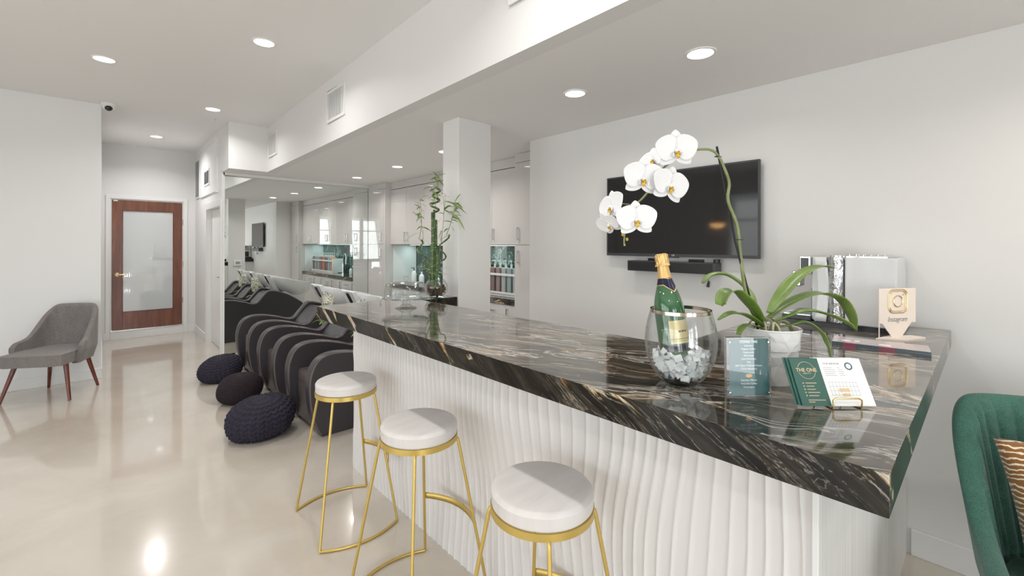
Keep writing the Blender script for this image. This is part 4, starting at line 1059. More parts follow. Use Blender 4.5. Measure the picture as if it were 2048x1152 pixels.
for u, v, r_ in bm_: MB().ball(loc_(u, v, -0.006), r_, n=10, sc=(0.9, 0.9, 1.2)).build('bud', 'bud', t)

# ------------------------------------------------------------------ acrylic menu stand
A = on(1450, 791); B_ = on(1539, 790)
xd = (B_-A).normalized(); nrm = Vector((0, 0, 1)).cross(xd)*-1
if nrm.dot(-FW) < 0: nrm = -nrm
wM = (B_-A).length; hM = wM*1.30
t = thing('menu_stand', 'clear acrylic stand with a dark green coffee menu in white lettering', 'menu', (A+B_)/2+Vector((0, 0, 0.0)))
tl = 0.03; up_ = (Vector((0, 0, 1))*math.cos(tl)-nrm*math.sin(tl))
def fr(n0): return plane_frame(nrm*n0, xd, up_)
def slab(mb, x0, x1, y0, y1, z0, z1): 
    q = MB().box((x0, y0, z0), (x1, y1, z1)); return q
F0 = fr(0.0)
hM = 0.150*1.0 if False else hM
m_ = MB().box((-wM/2, 0.002, 0.0), (wM/2, hM, 0.010)); m_.xf(F0); m_.build('acrylic_block', 'acrylic', t, smooth=False, bevel=0.001)
mat('menu_green', (0.045, 0.125, 0.13), 0.30)
mat('ink_white', (0.85, 0.88, 0.88), 0.5); mat('ink_peach', (0.75, 0.45, 0.22), 0.5); mat('ink_red', (0.60, 0.15, 0.15), 0.5)
m_ = MB().box((-wM/2+0.008, 0.004, 0.0103), (wM/2-0.006, hM-0.003, 0.0108)); m_.xf(F0); m_.build('menu_sheet', 'menu_green', t, smooth=False)
m_ = MB().box((-wM/2, 0.002, 0.0110), (wM/2, hM, 0.0126)); m_.xf(F0); m_.build('front_plate', 'menu_plate', t, smooth=False)
m_ = MB()
for x_ in (-wM/2+0.008, wM/2-0.008):
    for y_ in (0.012, hM-0.012): m_.lathe([(0, 0.0127), (0.0028, 0.0127), (0.0024, 0.0145), (0, 0.0148)], 12, c=(x_, y_, 0))
m_.xf(F0); m_.build('magnets', 'chrome', t, kind='stuff')
def mt_text(body, y, size, mt='ink_white', sx=1.0, x=0, bold=0.0, name='lettering'):
    Mx = F0 @ Matrix.Translation((x, y, 0.0109)); return text(name, body, size, Mx, mt, t, ext=0.00003, sx=sx, bold=bold)
mt_text('COFFEE TIME', hM*0.925, 0.0095, sx=0.86, bold=0.0001)
yy = hM*0.862
for ln in ('Espresso', 'Regular Coffee', 'Cappuccino', 'Macchiato', 'Latte Macchiato', 'Tea', '(Earl Grey, Tropical Passion,', 'Cherry Blossom)'):
    mt_text(ln, yy, 0.0068, sx=0.92); yy -= hM*0.0555
m_ = MB().lathe([(0, 0.0109), (0.0085, 0.0109), (0.0085, 0.0111), (0, 0.0111)], 10).xf(F0 @ Matrix.Translation((0, hM*0.36, 0)) @ Matrix.Diagonal((1.0, 0.62, 1, 1))); m_.build('menu_ornament', 'ink_peach', t, smooth=False)
yy = hM*0.285
for ln in ('Espresso Martini', 'Amaretto Coffee', 'Champagne'):
    mt_text(ln, yy, 0.0068, sx=0.92); yy -= hM*0.058

# ------------------------------------------------------------------ price cards on the little brass stand
mat('card_green', (0.035, 0.115, 0.090), 0.4); mat('ink_grey', (0.25, 0.27, 0.27), 0.6); mat('ink_gold', (0.70, 0.52, 0.33), 0.5)
A = on(1601, 812); B_ = on(1747, 812)
mid = (A+B_)/2; xd = Vector(((B_-A).x, (B_-A).y, 0)).normalized(); nrm = xd.cross(Vector((0, 0, 1)))
if nrm.dot(-FW) < 0: nrm = -nrm
wC = (B_-A).length; tl = 0.50; up_ = (Vector((0, 0, 1))*math.cos(tl)-nrm*math.sin(tl)); up_ = (up_ - xd*0.17).normalized()
hC = 0.115
def card_at(name, k):
    org = mid+Vector((0, 0, 0.006))-nrm*(0.002*k)
    return org
st = thing('card_stand', 'small brass wire stand holding the services cards', 'card stand', mid)
m_ = MB()
def wp(x, n, z): return xd*x+nrm*n+Vector((0, 0, z))
xo = 0.014
pth = [wp(xo-0.030, -0.045, 0.002), wp(xo-0.030, 0.008, 0.002), wp(xo-0.030, 0.016, 0.004), wp(xo-0.030, 0.017, 0.012), wp(xo-0.030, 0.0, 0.024), wp(xo-0.026, -0.001, 0.0275), wp(xo+0.026, -0.001, 0.0275), wp(xo+0.030, 0.0, 0.024), wp(xo+0.030, 0.017, 0.012), wp(xo+0.030, 0.016, 0.004), wp(xo+0.030, 0.008, 0.002), wp(xo+0.030, -0.045, 0.002)]
pth = [wp(xo+sx_*0.034, n2, z2) for sx_, n2, z2 in ((-1, -0.045, .002), (-1, .012, .002), (-1, .017, .006), (-1, .017, .022), (-0.8, .017, .0265), (0.8, .017, .0265), (1, .017, .022), (1, .017, .006), (1, .012, .002), (1, -0.045, .002))]
m_.tube(pth, 0.0021, 8); m_.tube([wp(xo-0.034, -0.045, .002), wp(xo-0.034, -0.07, 0.07), wp(xo+0.034, -0.07, 0.07), wp(xo+0.034, -0.045, .002)], 0.0021, 8)
m_.build('wire_frame', 'gold_metal', st)
first = None
for k in range(3):
    org = mid+nrm*(0.010-0.0045*k)-xd*(0.006*k)+Vector((0, 0, 0.0055))
    Fc = plane_frame((0, 0, 0), xd, up_); upn = Fc.to_3x3().col[1]
    # sheared card: its long edges lean the way the print does
    S = Matrix.Identity(4)
    F1 = Fc @ S
    o = thing('services_card', ['green and white services card in front on the brass stand', 'second services card just behind the front one', 'last services card at the back of the brass stand'][k], 'card', org, 0, 'services cards on the brass stand')
    g_ = MB().box((-wC/2, 0, -0.0006), (-wC/2+wC*0.40, hC, 0)); g_.xf(F1); g_.build('green_panel', 'card_green', o, smooth=False)
    g_ = MB().box((-wC/2+wC*0.40, 0, -0.0006), (wC/2, hC, 0)); g_.xf(F1); g_.build('white_panel', 'paper', o, smooth=False)
    if k == 0:
        gx = -wC/2+wC*0.20
        ring = MB().tube([(gx+0.021*math.cos(a), hC*0.74+0.021*math.sin(a), 0.0003) for a in [2*pi*i/48 for i in range(48)] if not (abs(math.sin(a)) < 0.22)][:20], 0.0005, 4)
        ring.tube([(gx+0.021*math.cos(a), hC*0.74+0.021*math.sin(a), 0.0003) for a in [pi+0.25+i*(pi-0.5)/20 for i in range(21)]], 0.0005, 4)
        ring.xf(F1); ring.build('logo_ring', 'ink_gold', o)
        def tx(body, x, y, size, mt, al='CENTER', sx=1.0, bold=0.0): return text('lettering', body, size, F1 @ Matrix.Translation((x, y, 0.0002)), mt, o, ext=0.00003, align=al, sx=sx, bold=bold)
        tx('THE ONE', gx, hC*0.745, 0.0125, 'ink_gold', sx=0.98, bold=0.0002); tx('BEAUTY', gx, hC*0.675, 0.0046, 'ink_gold', sx=1.2)
        lm = MB()
        for i, ln_ in enumerate((0.034, 0.024, 0.026, 0.036, 0.030)):
            y_ = hC*(0.47-0.065*i); lm.box((gx-0.012, y_-0.0007, 0.0001), (gx-0.012+ln_*0.8, y_+0.0007, 0.0003)); lm.box((gx-0.019, y_-0.0014, 0.0001), (gx-0.0165, y_+0.0014, 0.0003))
        for i, ln_ in enumerate((0.042, 0.015)):
            y_ = hC*(0.12-0.04*i); lm.box((gx-0.017, y_-0.0007, 0.0001), (gx-0.017+ln_, y_+0.0007, 0.0003))
        lm.xf(F1); lm.build('small_print', 'ink_gold', o, smooth=False)
        wx = -wC/2+wC*0.40
        tx('OUR SERVICES', wx+0.031, hC*0.885, 0.0055, 'ink_grey', sx=1.15, bold=0.0001)
        lm = MB()
        for c0, lens in ((0.008, (0.022, 0.028, 0.030, 0.026, 0.030)), (0.044, (0.006, 0.012, 0.014, 0.012, 0.014))):
            for i, ln_ in enumerate(lens): y_ = hC*(0.80-0.042*i); lm.box((wx+c0, y_-0.0004, 0.0001), (wx+c0+ln_, y_+0.0004, 0.0003))
        for i in range(9):
            x_ = wx+0.010+i*0.0085; lm.box((x_, hC*0.22, 0.0001), (x_+0.0003, hC*0.50, 0.0003))
        for i in range(4):
            y_ = hC*(0.22+0.09*i); lm.box((wx+0.008, y_, 0.0001), (wx+0.080, y_+0.0004, 0.0003))
        lm.xf(F1); lm.build('small_print', 'ink_grey', o, smooth=False)
        lm = MB().box((wx+0.030, hC*0.29, 0.0003), (wx+0.056, hC*0.36, 0.0005)).box((wx+0.036, hC*0.20, 0.0003), (wx+0.054, hC*0.255, 0.0005)); lm.xf(F1); lm.build('map_mark', 'ink_gold', o, smooth=False)
        lm = MB().lathe([(0.0065, 0.0003), (0.0095, 0.0003), (0.0095, 0.0005), (0.0065, 0.0005), (0.0065, 0.0003)], 28, c=(wx+0.073, hC*0.83, 0), cap=False); lm.xf(F1); lm.build('round_badge', 'menu_green', o, smooth=False)

# ------------------------------------------------------------------ sign, magazines, coffee machine at the wall end
mat('sign_blush', (0.86, 0.76, 0.68), 0.4); mat('sign_edge', (0.75, 0.45, 0.28), 0.4)
sc0 = on(1797, 668); ux = (on(1830, 668)-on(1760, 668)).normalized(); ux = RT*0.93+FW*0.2; ux.normalize()
nz_ = ux.cross(Vector((0, 0, 1))); nz_ = nz_ if nz_.dot(-FW) > 0 else -nz_
sc0 = Vector((2.47, 0.260, TZ))
t = thing('social_media_sign', 'blush acrylic sign with gold camera outline and script lettering on a peach base', 'sign', sc0)
def W_of(px, tt): return px/F_PX*tt
td = sc0.x*FW.x+sc0.y*FW.y
w2 = W_of(92, td)/2; hS = W_of(98, td)
b0_, b1_ = W_of(62, td), W_of(44, td)
MB().prism([tuple((ux*(-b0_*0.85)+nz_*0.0)[:2]), tuple((ux*(-b0_*0.1)-nz_*-0.050)[:2]), tuple((ux*(b0_*0.85)+nz_*0.030)[:2]), tuple((ux*(b0_*0.75)-nz_*0.015)[:2]), tuple((-nz_*0.03)[:2])], 0.0, 0.006).build('base', 'sign_blush', t, smooth=False)
Fs = plane_frame((0, 0, 0.004), ux, (0, 0, 1))
pts = [(-w2, 0.30*hS), (-w2, hS), (w2, hS), (w2, 0.30*hS)]
for i in range(11): # jagged feathered lower edge, narrowing to the foot
    f_ = i/10
    pts.append((w2*0.80-f_*w2*0.55+(0.004 if i % 2 else -0.004), 0.30*hS-f_*0.30*hS+(0.008 if i % 2 else 0)))
pts += [(-w2*0.30, 0.0)]
for i in range(9):
    f_ = i/8; pts.append((-w2*0.30-f_*w2*0.5+(0.004 if i % 2 else -0.004), f_*0.26*hS+(0 if i % 2 else 0.007)))
m_ = MB().prism(pts, -0.0015, 0.0015); m_.xf(Fs); m_.build('panel', 'sign_blush', t, smooth=False)
m_ = MB().box((-w2-0.0, 0, -0.001), (-w2+0.004, 0.30*hS, 0.001)); m_.xf(Fs); m_.build('side_leg', 'sign_blush', t, smooth=False)
def rrect(cx, cy, hw2, r_, n_=8):
    out = []
    for (sx_, sy_, a0) in ((1, 1, 0), (-1, 1, pi/2), (-1, -1, pi), (1, -1, 3*pi/2)):
        for i in range(n_+1):
            a = a0+i*pi/2/n_; out.append((cx+sx_*(hw2-r_)+r_*math.cos(a), cy+sy_*(hw2-r_)+r_*math.sin(a), 0.003))
    return out
g_ = MB(); gy = hS*0.74; gs = W_of(23, td)
g_.tube(rrect(0, gy, gs, gs*0.5), 0.0024, 6, closed=True).tube(rrect(0, gy, gs*0.86, gs*0.42), 0.0012, 6, closed=True)
g_.tube([(gs*0.48*math.cos(a), gy+gs*0.48*math.sin(a), 0.003) for a in [2*pi*i/32 for i in range(32)]], 0.0022, 6, closed=True)
g_.ball((gs*0.55, gy+gs*0.55, 0.003), 0.0028, n=6)
g_.xf(Fs); g_.build('camera_outline', 'gold_metal', t)
text('lettering', 'Instagram', 0.031, Fs @ Matrix.Translation((-0.002, hS*0.37, 0.002)), 'black_plastic', t, ext=0.0001, shear=0.35, sx=0.86, bold=-0.0004)

mat('mag_cover', (0.50, 0.42, 0.42), 0.25, coat=0.4); mat('mag_spine', (0.07, 0.10, 0.12), 0.35); mat('mag_red', (0.35, 0.05, 0.10), 0.35); mat('mag_pages', (0.75, 0.73, 0.72), 0.6)
def magazine(y0, z0, label, dx, rot):
    # spine runs along the pixel line (1664,685)-(1868,706)
    a_, b_ = on(1664, 688, TZ), on(1868, 712, TZ)
    xd_ = (b_-a_).normalized(); nd_ = xd_.cross(Vector((0, 0, 1))); nd_ = nd_ if nd_.dot(FW) > 0 else -nd_
    ln_ = (b_-a_).length*0.98
    t = thing('magazine', label, 'magazine', a_+Vector((0, 0, z0)), 0, 'magazines in front of the sign')
    R_ = Matrix.Rotation(rot, 4, 'Z'); h_ = 0.0075; wd_ = 0.135
    def bx2(x0, x1, n0, n1, zz0, zz1): 
        q = MB().prism([tuple((xd_*x0+nd_*n0)[:2]), tuple((xd_*x1+nd_*n0)[:2]), tuple((xd_*x1+nd_*n1)[:2]), tuple((xd_*x0+nd_*n1)[:2])], zz0, zz1); q.xf(R_); return q
    bx2(0.001, ln_-0.001, 0.002, wd_-0.002, 0.0008, h_-0.0008).build('pages', 'mag_pages', t, smooth=False)
    bx2(0, ln_, 0, wd_, h_-0.0008, h_).build('front_cover', 'mag_cover', t, smooth=False)
    bx2(0, ln_, 0, wd_, 0, 0.0008).build('back_cover', 'mag_cover', t, smooth=False)
    sp_ = bx2(0, ln_, -0.0008, 0.002, 0, h_).build('spine', 'mag_spine', t, smooth=False)
    s2 = bx2(ln_*0.12, ln_*0.26, -0.0012, 0.0, 0.001, h_-0.001); q2 = bx2(ln_*0.50, ln_*0.66, -0.0012, 0.0, 0.001, h_-0.001); s2.add(q2.v, q2.f); s2.build('spine_print', 'mag_red', sp_, smooth=False)
    return (xd_, nd_, ln_, wd_, h_, t)
magazine(0, 0.0, 'lower magazine of the small pile, lying flat on the marble', 0, -0.03)
xd_, nd_, ln_, wd_, h_, tm = magazine(0, 0.0078, 'upper magazine with a pink and grey cover in front of the sign', 0, 0.0)
pm_ = MB()
for (x0, x1, n0, n1) in ((0.10, 0.20, 0.04, 0.06), (0.24, 0.30, 0.05, 0.07), (0.5, 0.62, 0.03, 0.05)):
    pm_.prism([tuple((xd_*ln_*x0+nd_*n0)[:2]), tuple((xd_*ln_*x1+nd_*n0)[:2]), tuple((xd_*ln_*x1+nd_*n1)[:2]), tuple((xd_*ln_*x0+nd_*n1)[:2])], h_, h_+0.0003)
pm_.build('cover_print', 'paper', tm, smooth=False)

# coffee machine
m = mat('crinkled_chrome', (0.62, 0.63, 0.65), 0.10, 1.0); bump(m, noisetex(m, coords(m, (1, 1, 0.6)), 38, 3, 0.6, 0.8), 0.55, 0.01)
mat('machine_white', (0.70, 0.71, 0.72), 0.22, coat=0.4)
t = thing('coffee_machine', 'white and chrome automatic coffee machine against the wall', 'coffee machine', (2.675, 0.475, TZ))
x0 = -0.125; x1 = 0.20
MB().prism([(x0, -0.205), (x1, -0.205), (x1, -0.02), (x0, -0.02)], 0.022, 0.335).build('side_housing', 'machine_white', t, smooth=False, bevel=0.006, seg=3)
MB().prism([(x0+0.01, -0.02), (x1, -0.02), (x1, 0.085), (x0+0.01, 0.085)], 0.022, 0.325).build('core', 'dark_grey_plastic', t, smooth=False)
m_ = MB(); m_.grid(lambda u, v_: (x0+0.015-0.022*math.sin(pi*u), lerp(-0.018, 0.052, u), lerp(0.026, 0.336, v_)), 16, 2); m_.build('chrome_column', 'crinkled_chrome', t)
MB().lathe([(0, 0.3365), (0.030, 0.3365), (0.030, 0.345), (0, 0.347)], 24, c=(x0+0.03, 0.015, 0)).build('column_cap', 'chrome', t)
m_ = MB(); m_.grid(lambda u, v_: (x0-0.004+0.012*math.sin(pi*v_)-0.010*u, lerp(0.052, 0.098, u)-0.010*math.sin(pi*v_), lerp(0.026, 0.336, v_)), 6, 14); m_.build('front_panel', 'machine_white', t, solid=0.004)
MB().box((x0+0.02, 0.085, 0.026), (x1, 0.115, 0.335)).build('brew_housing', 'machine_white', t, smooth=False, bevel=0.003)
MB().box((x0+0.0, 0.115, 0.25), (x1-0.02, 0.165, 0.338)).build('control_head', 'steel', t, smooth=False, bevel=0.004)
MB().box((x0-0.002, 0.125, 0.262), (x0+0.0, 0.158, 0.330)).build('display', 'black_gloss', t, smooth=False)
MB().box((x0+0.03, 0.165, 0.185), (x0+0.10, 0.205, 0.265)).build('spout', 'chrome', t, smooth=False, bevel=0.006, seg=3)
MB().box((x0+0.0, 0.115, 0.022), (x1-0.02, 0.24, 0.045)).build('drip_tray', 'black_gloss', t, smooth=False, bevel=0.003)
m_ = MB()
for i in range(9): m_.box((x0+0.012+i*0.018, 0.12, 0.0452), (x0+0.018+i*0.018, 0.235, 0.049))
m_.build('drip_grid', 'chrome', t, smooth=False)
MB().box((x0+0.035, 0.116, 0.05), (x1-0.05, 0.12, 0.18)).build('cup_backplate', 'black_gloss', t, smooth=False)
MB().prism([(x0-0.006, -0.215), (x1, -0.215), (x1, 0.245), (x0-0.006, 0.245)], 0.0, 0.022).build('foot_plate', 'black_gloss', t, smooth=False)
m_ = MB()
for (yy0, yy1, hh) in ((-0.17, -0.02, 0.338),):
    m_.box((x0+0.03, yy0, 0.3355), (x1-0.05, yy1, 0.342))
    for i in range(6): m_.tube([(x0+0.04, yy0+0.01+i*0.026, 0.342), (x0+0.04, yy0+0.01+i*0.026, 0.352), (x1-0.06, yy0+0.01+i*0.026, 0.352), (x1-0.06, yy0+0.01+i*0.026, 0.342)], 0.0022, 6)
m_.build('cup_rail', 'chrome', t, smooth=False)

# ------------------------------------------------------------------ cake stand with glass dome
cc_ = on(812, 617); tc = cc_.x*FW.x+cc_.y*FW.y; s_ = tc/F_PX
t = thing('cake_stand', 'clear glass footed cake stand with a glass dome at the far end of the bar', 'cake stand', cc_)
R1 = 46*s_; 
MB().lathe([(0, 0), (22*s_, 0), (21*s_, 0.004), (13*s_, 0.014), (8*s_, 0.025), (9*s_, 0.048), (16*s_, 0.058), (R1*1.0, 0.062), (R1*1.03, 0.070), (R1, 0.072), (R1*0.96, 0.067), (0, 0.065)], 56, cap=False).build('plate', 'vessel_glass', t, angle=50)
ro = R1*0.93
pr = [(ro, 0.0685), (ro*0.985, 0.074), (ro*0.97, 0.120), (ro*0.92, 0.146), (ro*0.80, 0.157), (ro*0.45, 0.163), (0.010, 0.165), (0.008, 0.170), (0.016, 0.178), (0.018, 0.188), (0.010, 0.197), (0.0, 0.199)]
pi_ = [(0, 0.161), (ro*0.44, 0.159), (ro*0.78, 0.1525), (ro*0.885, 0.143), (ro*0.94, 0.118), (ro*0.955, 0.074), (ro*0.975, 0.0685)]
MB().lathe(pr+pi_+[pr[0]], 56, cap=False).build('dome', 'vessel_glass', t, angle=50)

# ------------------------------------------------------------------ lucky bamboo in a glass bowl
bp = Vector((1.765, 2.785, TZ)); bt_ = bp.x*FW.x+bp.y*FW.y; s_ = bt_/F_PX
bp = at(873, 597, bt_); bp.z = TZ
t = thing('glass_fish_bowl', 'round clear glass bowl of dark pebbles holding the bamboo beside the column', 'glass bowl', bp)
R_ = 23*s_
prof = [(0, 0.0), (R_*0.55, 0.0)]+[(R_*math.sin(a), R_*0.90-R_*math.cos(a)*0.90) for a in [0.65+i*(2.42-0.65)/14 for i in range(15)]]
rim_r, rim_z = prof[-1]
inn = [(max(0, r-0.003), z+0.004 if z < 0.02 else z) for r, z in prof[1:]][::-1]
MB().lathe(prof+[(rim_r+0.001, rim_z+0.002), (rim_r-0.003, rim_z+0.002)]+inn[1:]+[(0, 0.006)], 56, cap=False).build('bowl', 'vessel_glass', t, angle=60)
rnd = random.Random(8)
m_ = MB()
for k in range(150):
    z_ = 0.014+rnd.random()*R_*0.95; rmx = math.sqrt(max(1e-6, R_*R_-((z_-R_*0.9)/0.9)**2))-0.016; a = rnd.random()*6.28; rr = max(0, rmx)*math.sqrt(rnd.random())
    m_.ball((rr*math.cos(a), rr*math.sin(a), z_), 0.0115, n=5, sc=(rnd.uniform(.7, 1.1), rnd.uniform(.7, 1.1), 0.7))
o = m_.build('pebbles', 'soil', None, loc=bp); tag(o, 'dark brown pebbles filling the round glass bowl of the bamboo', 'pebbles', kind='stuff')
t = thing('lucky_bamboo', 'tall lucky bamboo with straight and curly green stalks in the glass bowl', 'potted plant', bp)
def lb2(u, v, d_=0.0): return at(u, v, bt_+d_)-bp
rnd = random.Random(21)
def stalk(pts, r, rings=0.05, name='stalk'):
    c_ = spline([tuple(lb2(*p)) for p in pts], 8); m_ = MB().tube([tuple(p) for p in c_], r, 9)
    o_ = m_.build(name, 'bamboo_stem', t)
    rg = MB(); acc = 0; last = None
    for i in range(1, len(c_)):
        acc += (c_[i]-c_[i-1]).length
        if acc > rings:
            acc = 0; d_ = (c_[i]-c_[i-1]).normalized(); rg.tube([tuple(c_[i]-d_*0.0012), tuple(c_[i]+d_*0.0012)], r*1.1, 9)
    if rg.v: rg.build('node_rings', 'bamboo_ring', o_)
    return c_
for k, (x_, top_) in enumerate(((864, 425), (868, 420), (872, 440), (866, 455), (870, 470), (862, 490), (874, 500))):
    stalk([(868+(x_-868)*0.6, 590, (k % 3-1)*0.012), (x_, 540, (k % 3-1)*0.012), (x_+0.5, 480 if top_ < 470 else (top_+540)/2, (k % 3-1)*0.012), (x_, top_, (k % 3-1)*0.010)], 0.0085)
def curl(base, top, amp, turns, r=0.007, pre=None):
    pts = list(pre or [])
    n_ = int(turns*8)
    for i in range(n_+1):
        f_ = i/n_; a = f_*turns*2*pi
        pts.append((lerp(base[0], top[0], f_)+amp*math.sin(a)*(1-0.3*f_), lerp(base[1], top[1], f_), 0.035*math.cos(a)))
    return stalk(pts, r, 0.045)
curl((868, 425), (874, 375), 9, 2.6, 0.008); 
curl((846, 525), (838, 480), 9, 1.4, 0.006, [(866, 585, 0), (858, 550, 0)])
curl((880, 525), (892, 470), 10, 1.3, 0.006, [(868, 588, 0), (874, 555, 0)])
def shoot(pts, leaves, r=0.0028):
    c_ = spline([tuple(lb2(*p)) for p in pts], 6); n_ = len(c_)
    MB().tube([tuple(p) for p in c_], [lerp(r, r*0.5, i/(n_-1)) for i in range(n_)], 6).build('shoot', 'bamboo_leaf', t)
    lm = MB()
    for (f_, du, dv, wd_) in leaves:
        p0 = c_[int(f_*(n_-1))]; p1 = p0+RT*(du*s_)+Vector((0, 0, -dv*s_))+FW*rnd.uniform(-0.03, 0.03)
        pm2 = (p0+p1)/2+Vector((0, 0, 0.25*(p1-p0).length))
        q = [p0*(1-k)**2+pm2*2*k*(1-k)+p1*k*k for k in [i/8 for i in range(9)]]
        sd = (p1-p0).cross(Vector((0, 0, 1))+FW*rnd.uniform(-0.8, 0.8)-RT*0.01); sd.normalize(); sd = (sd+Vector((0, 0, rnd.uniform(-0.9, 0.9)))).normalized()
        lm.grid(lambda u, v_: q[min(8, int(round(u*8)))]+sd*((v_-0.5)*2*wd_*math.sin(pi*min(1, 0.05+u*0.95))**0.8), 9, 3)
    if lm.v: lm.build('leaves', 'bamboo_leaf', t, angle=180)
shoot([(838, 480, 0), (843, 450, 0), (840, 425, 0), (836, 405, 0)], [(0.95, -9, -2, .006), (0.8, 10, 8, .006), (0.9, 16, 4, .007), (0.6, -8, 12, .007), (0.55, 18, -6, .007), (0.45, -18, -16, .008), (0.3, 20, 10, .006), (0.2, -38, 24, .004), (0.7, -6, 18, .008)])
shoot([(843, 500, 0), (846, 470, 0.01), (841, 440, 0.01)], [(0.5, 12, -10, .005), (0.8, -10, 8, .006), (0.3, 12, 2, .004)])
shoot([(874, 375, 0), (876, 360, 0), (871, 348, 0)], [(0.9, -6, -6, .006), (0.8, 12, 2, .008), (0.5, 10, 12, .008), (0.3, -12, 6, .008), (0.2, 12, 14, .006), (0.1, -10, 12, .007), (0.6, 6, -14, .006), (0.95, 8, 10, .006)])
shoot([(872, 420, 0), (868, 390, 0.02), (868, 370, 0.01)], [(0.3, -12, 4, .007), (0.6, 12, 8, .007), (0.8, -9, 6, .006), (0.5, 14, 2, .006), (0.9, 8, -8, .006)])
shoot([(876, 525, 0), (884, 470, 0), (888, 420, 0), (886, 392, 0)], [(0.95, 42, 8, .005), (0.85, 48, 28, .008), (0.7, 22, 16, .006), (0.6, -14, 14, .006), (0.5, 20, 4, .005), (0.4, -10, 18, .005), (0.3, 18, -8, .004)])
shoot([(893, 470, 0), (903, 440, 0), (908, 405, 0)], [(0.95, 14, -22, .005), (0.8, 14, 8, .006), (0.7, 24, 34, .009), (0.5, 14, 6, .007), (0.4, 10, 12, .007), (0.3, -12, 8, .006), (0.9, -20, 4, .005), (0.6, 20, -2, .004)])
shoot([(866, 560, 0), (860, 540, 0)], [(1, -26, 4, .006), (0.9, -30, -8, .005), (0.8, -12, -30, .006), (0.5, 22, -14, .006), (0.7, 38, 8, .006), (0.4, 14, -30, .005), (0.2, -8, -24, .005), (0.9, 46, -2, .005), (0.6, 20, 4, .005)])

for (bu, bv, tu, tv, n_l) in ((842, 440, 838, 395, 7), (874, 372, 872, 346, 8), (886, 430, 890, 388, 6), (902, 445, 910, 400, 8), (866, 410, 862, 372, 7), (868, 570, 866, 548, 8)):
    shoot([(bu, bv, rnd.uniform(-.02, .02)), ((bu+tu)/2+2, (bv+tv)/2, 0.0), (tu, tv, rnd.uniform(-.02, .02))],
          [(rnd.uniform(0.15, 1), rnd.choice((-1, 1))*rnd.uniform(8, 17), rnd.uniform(-12, 14), rnd.uniform(.006, .009)) for _ in range(n_l)], 0.0022)

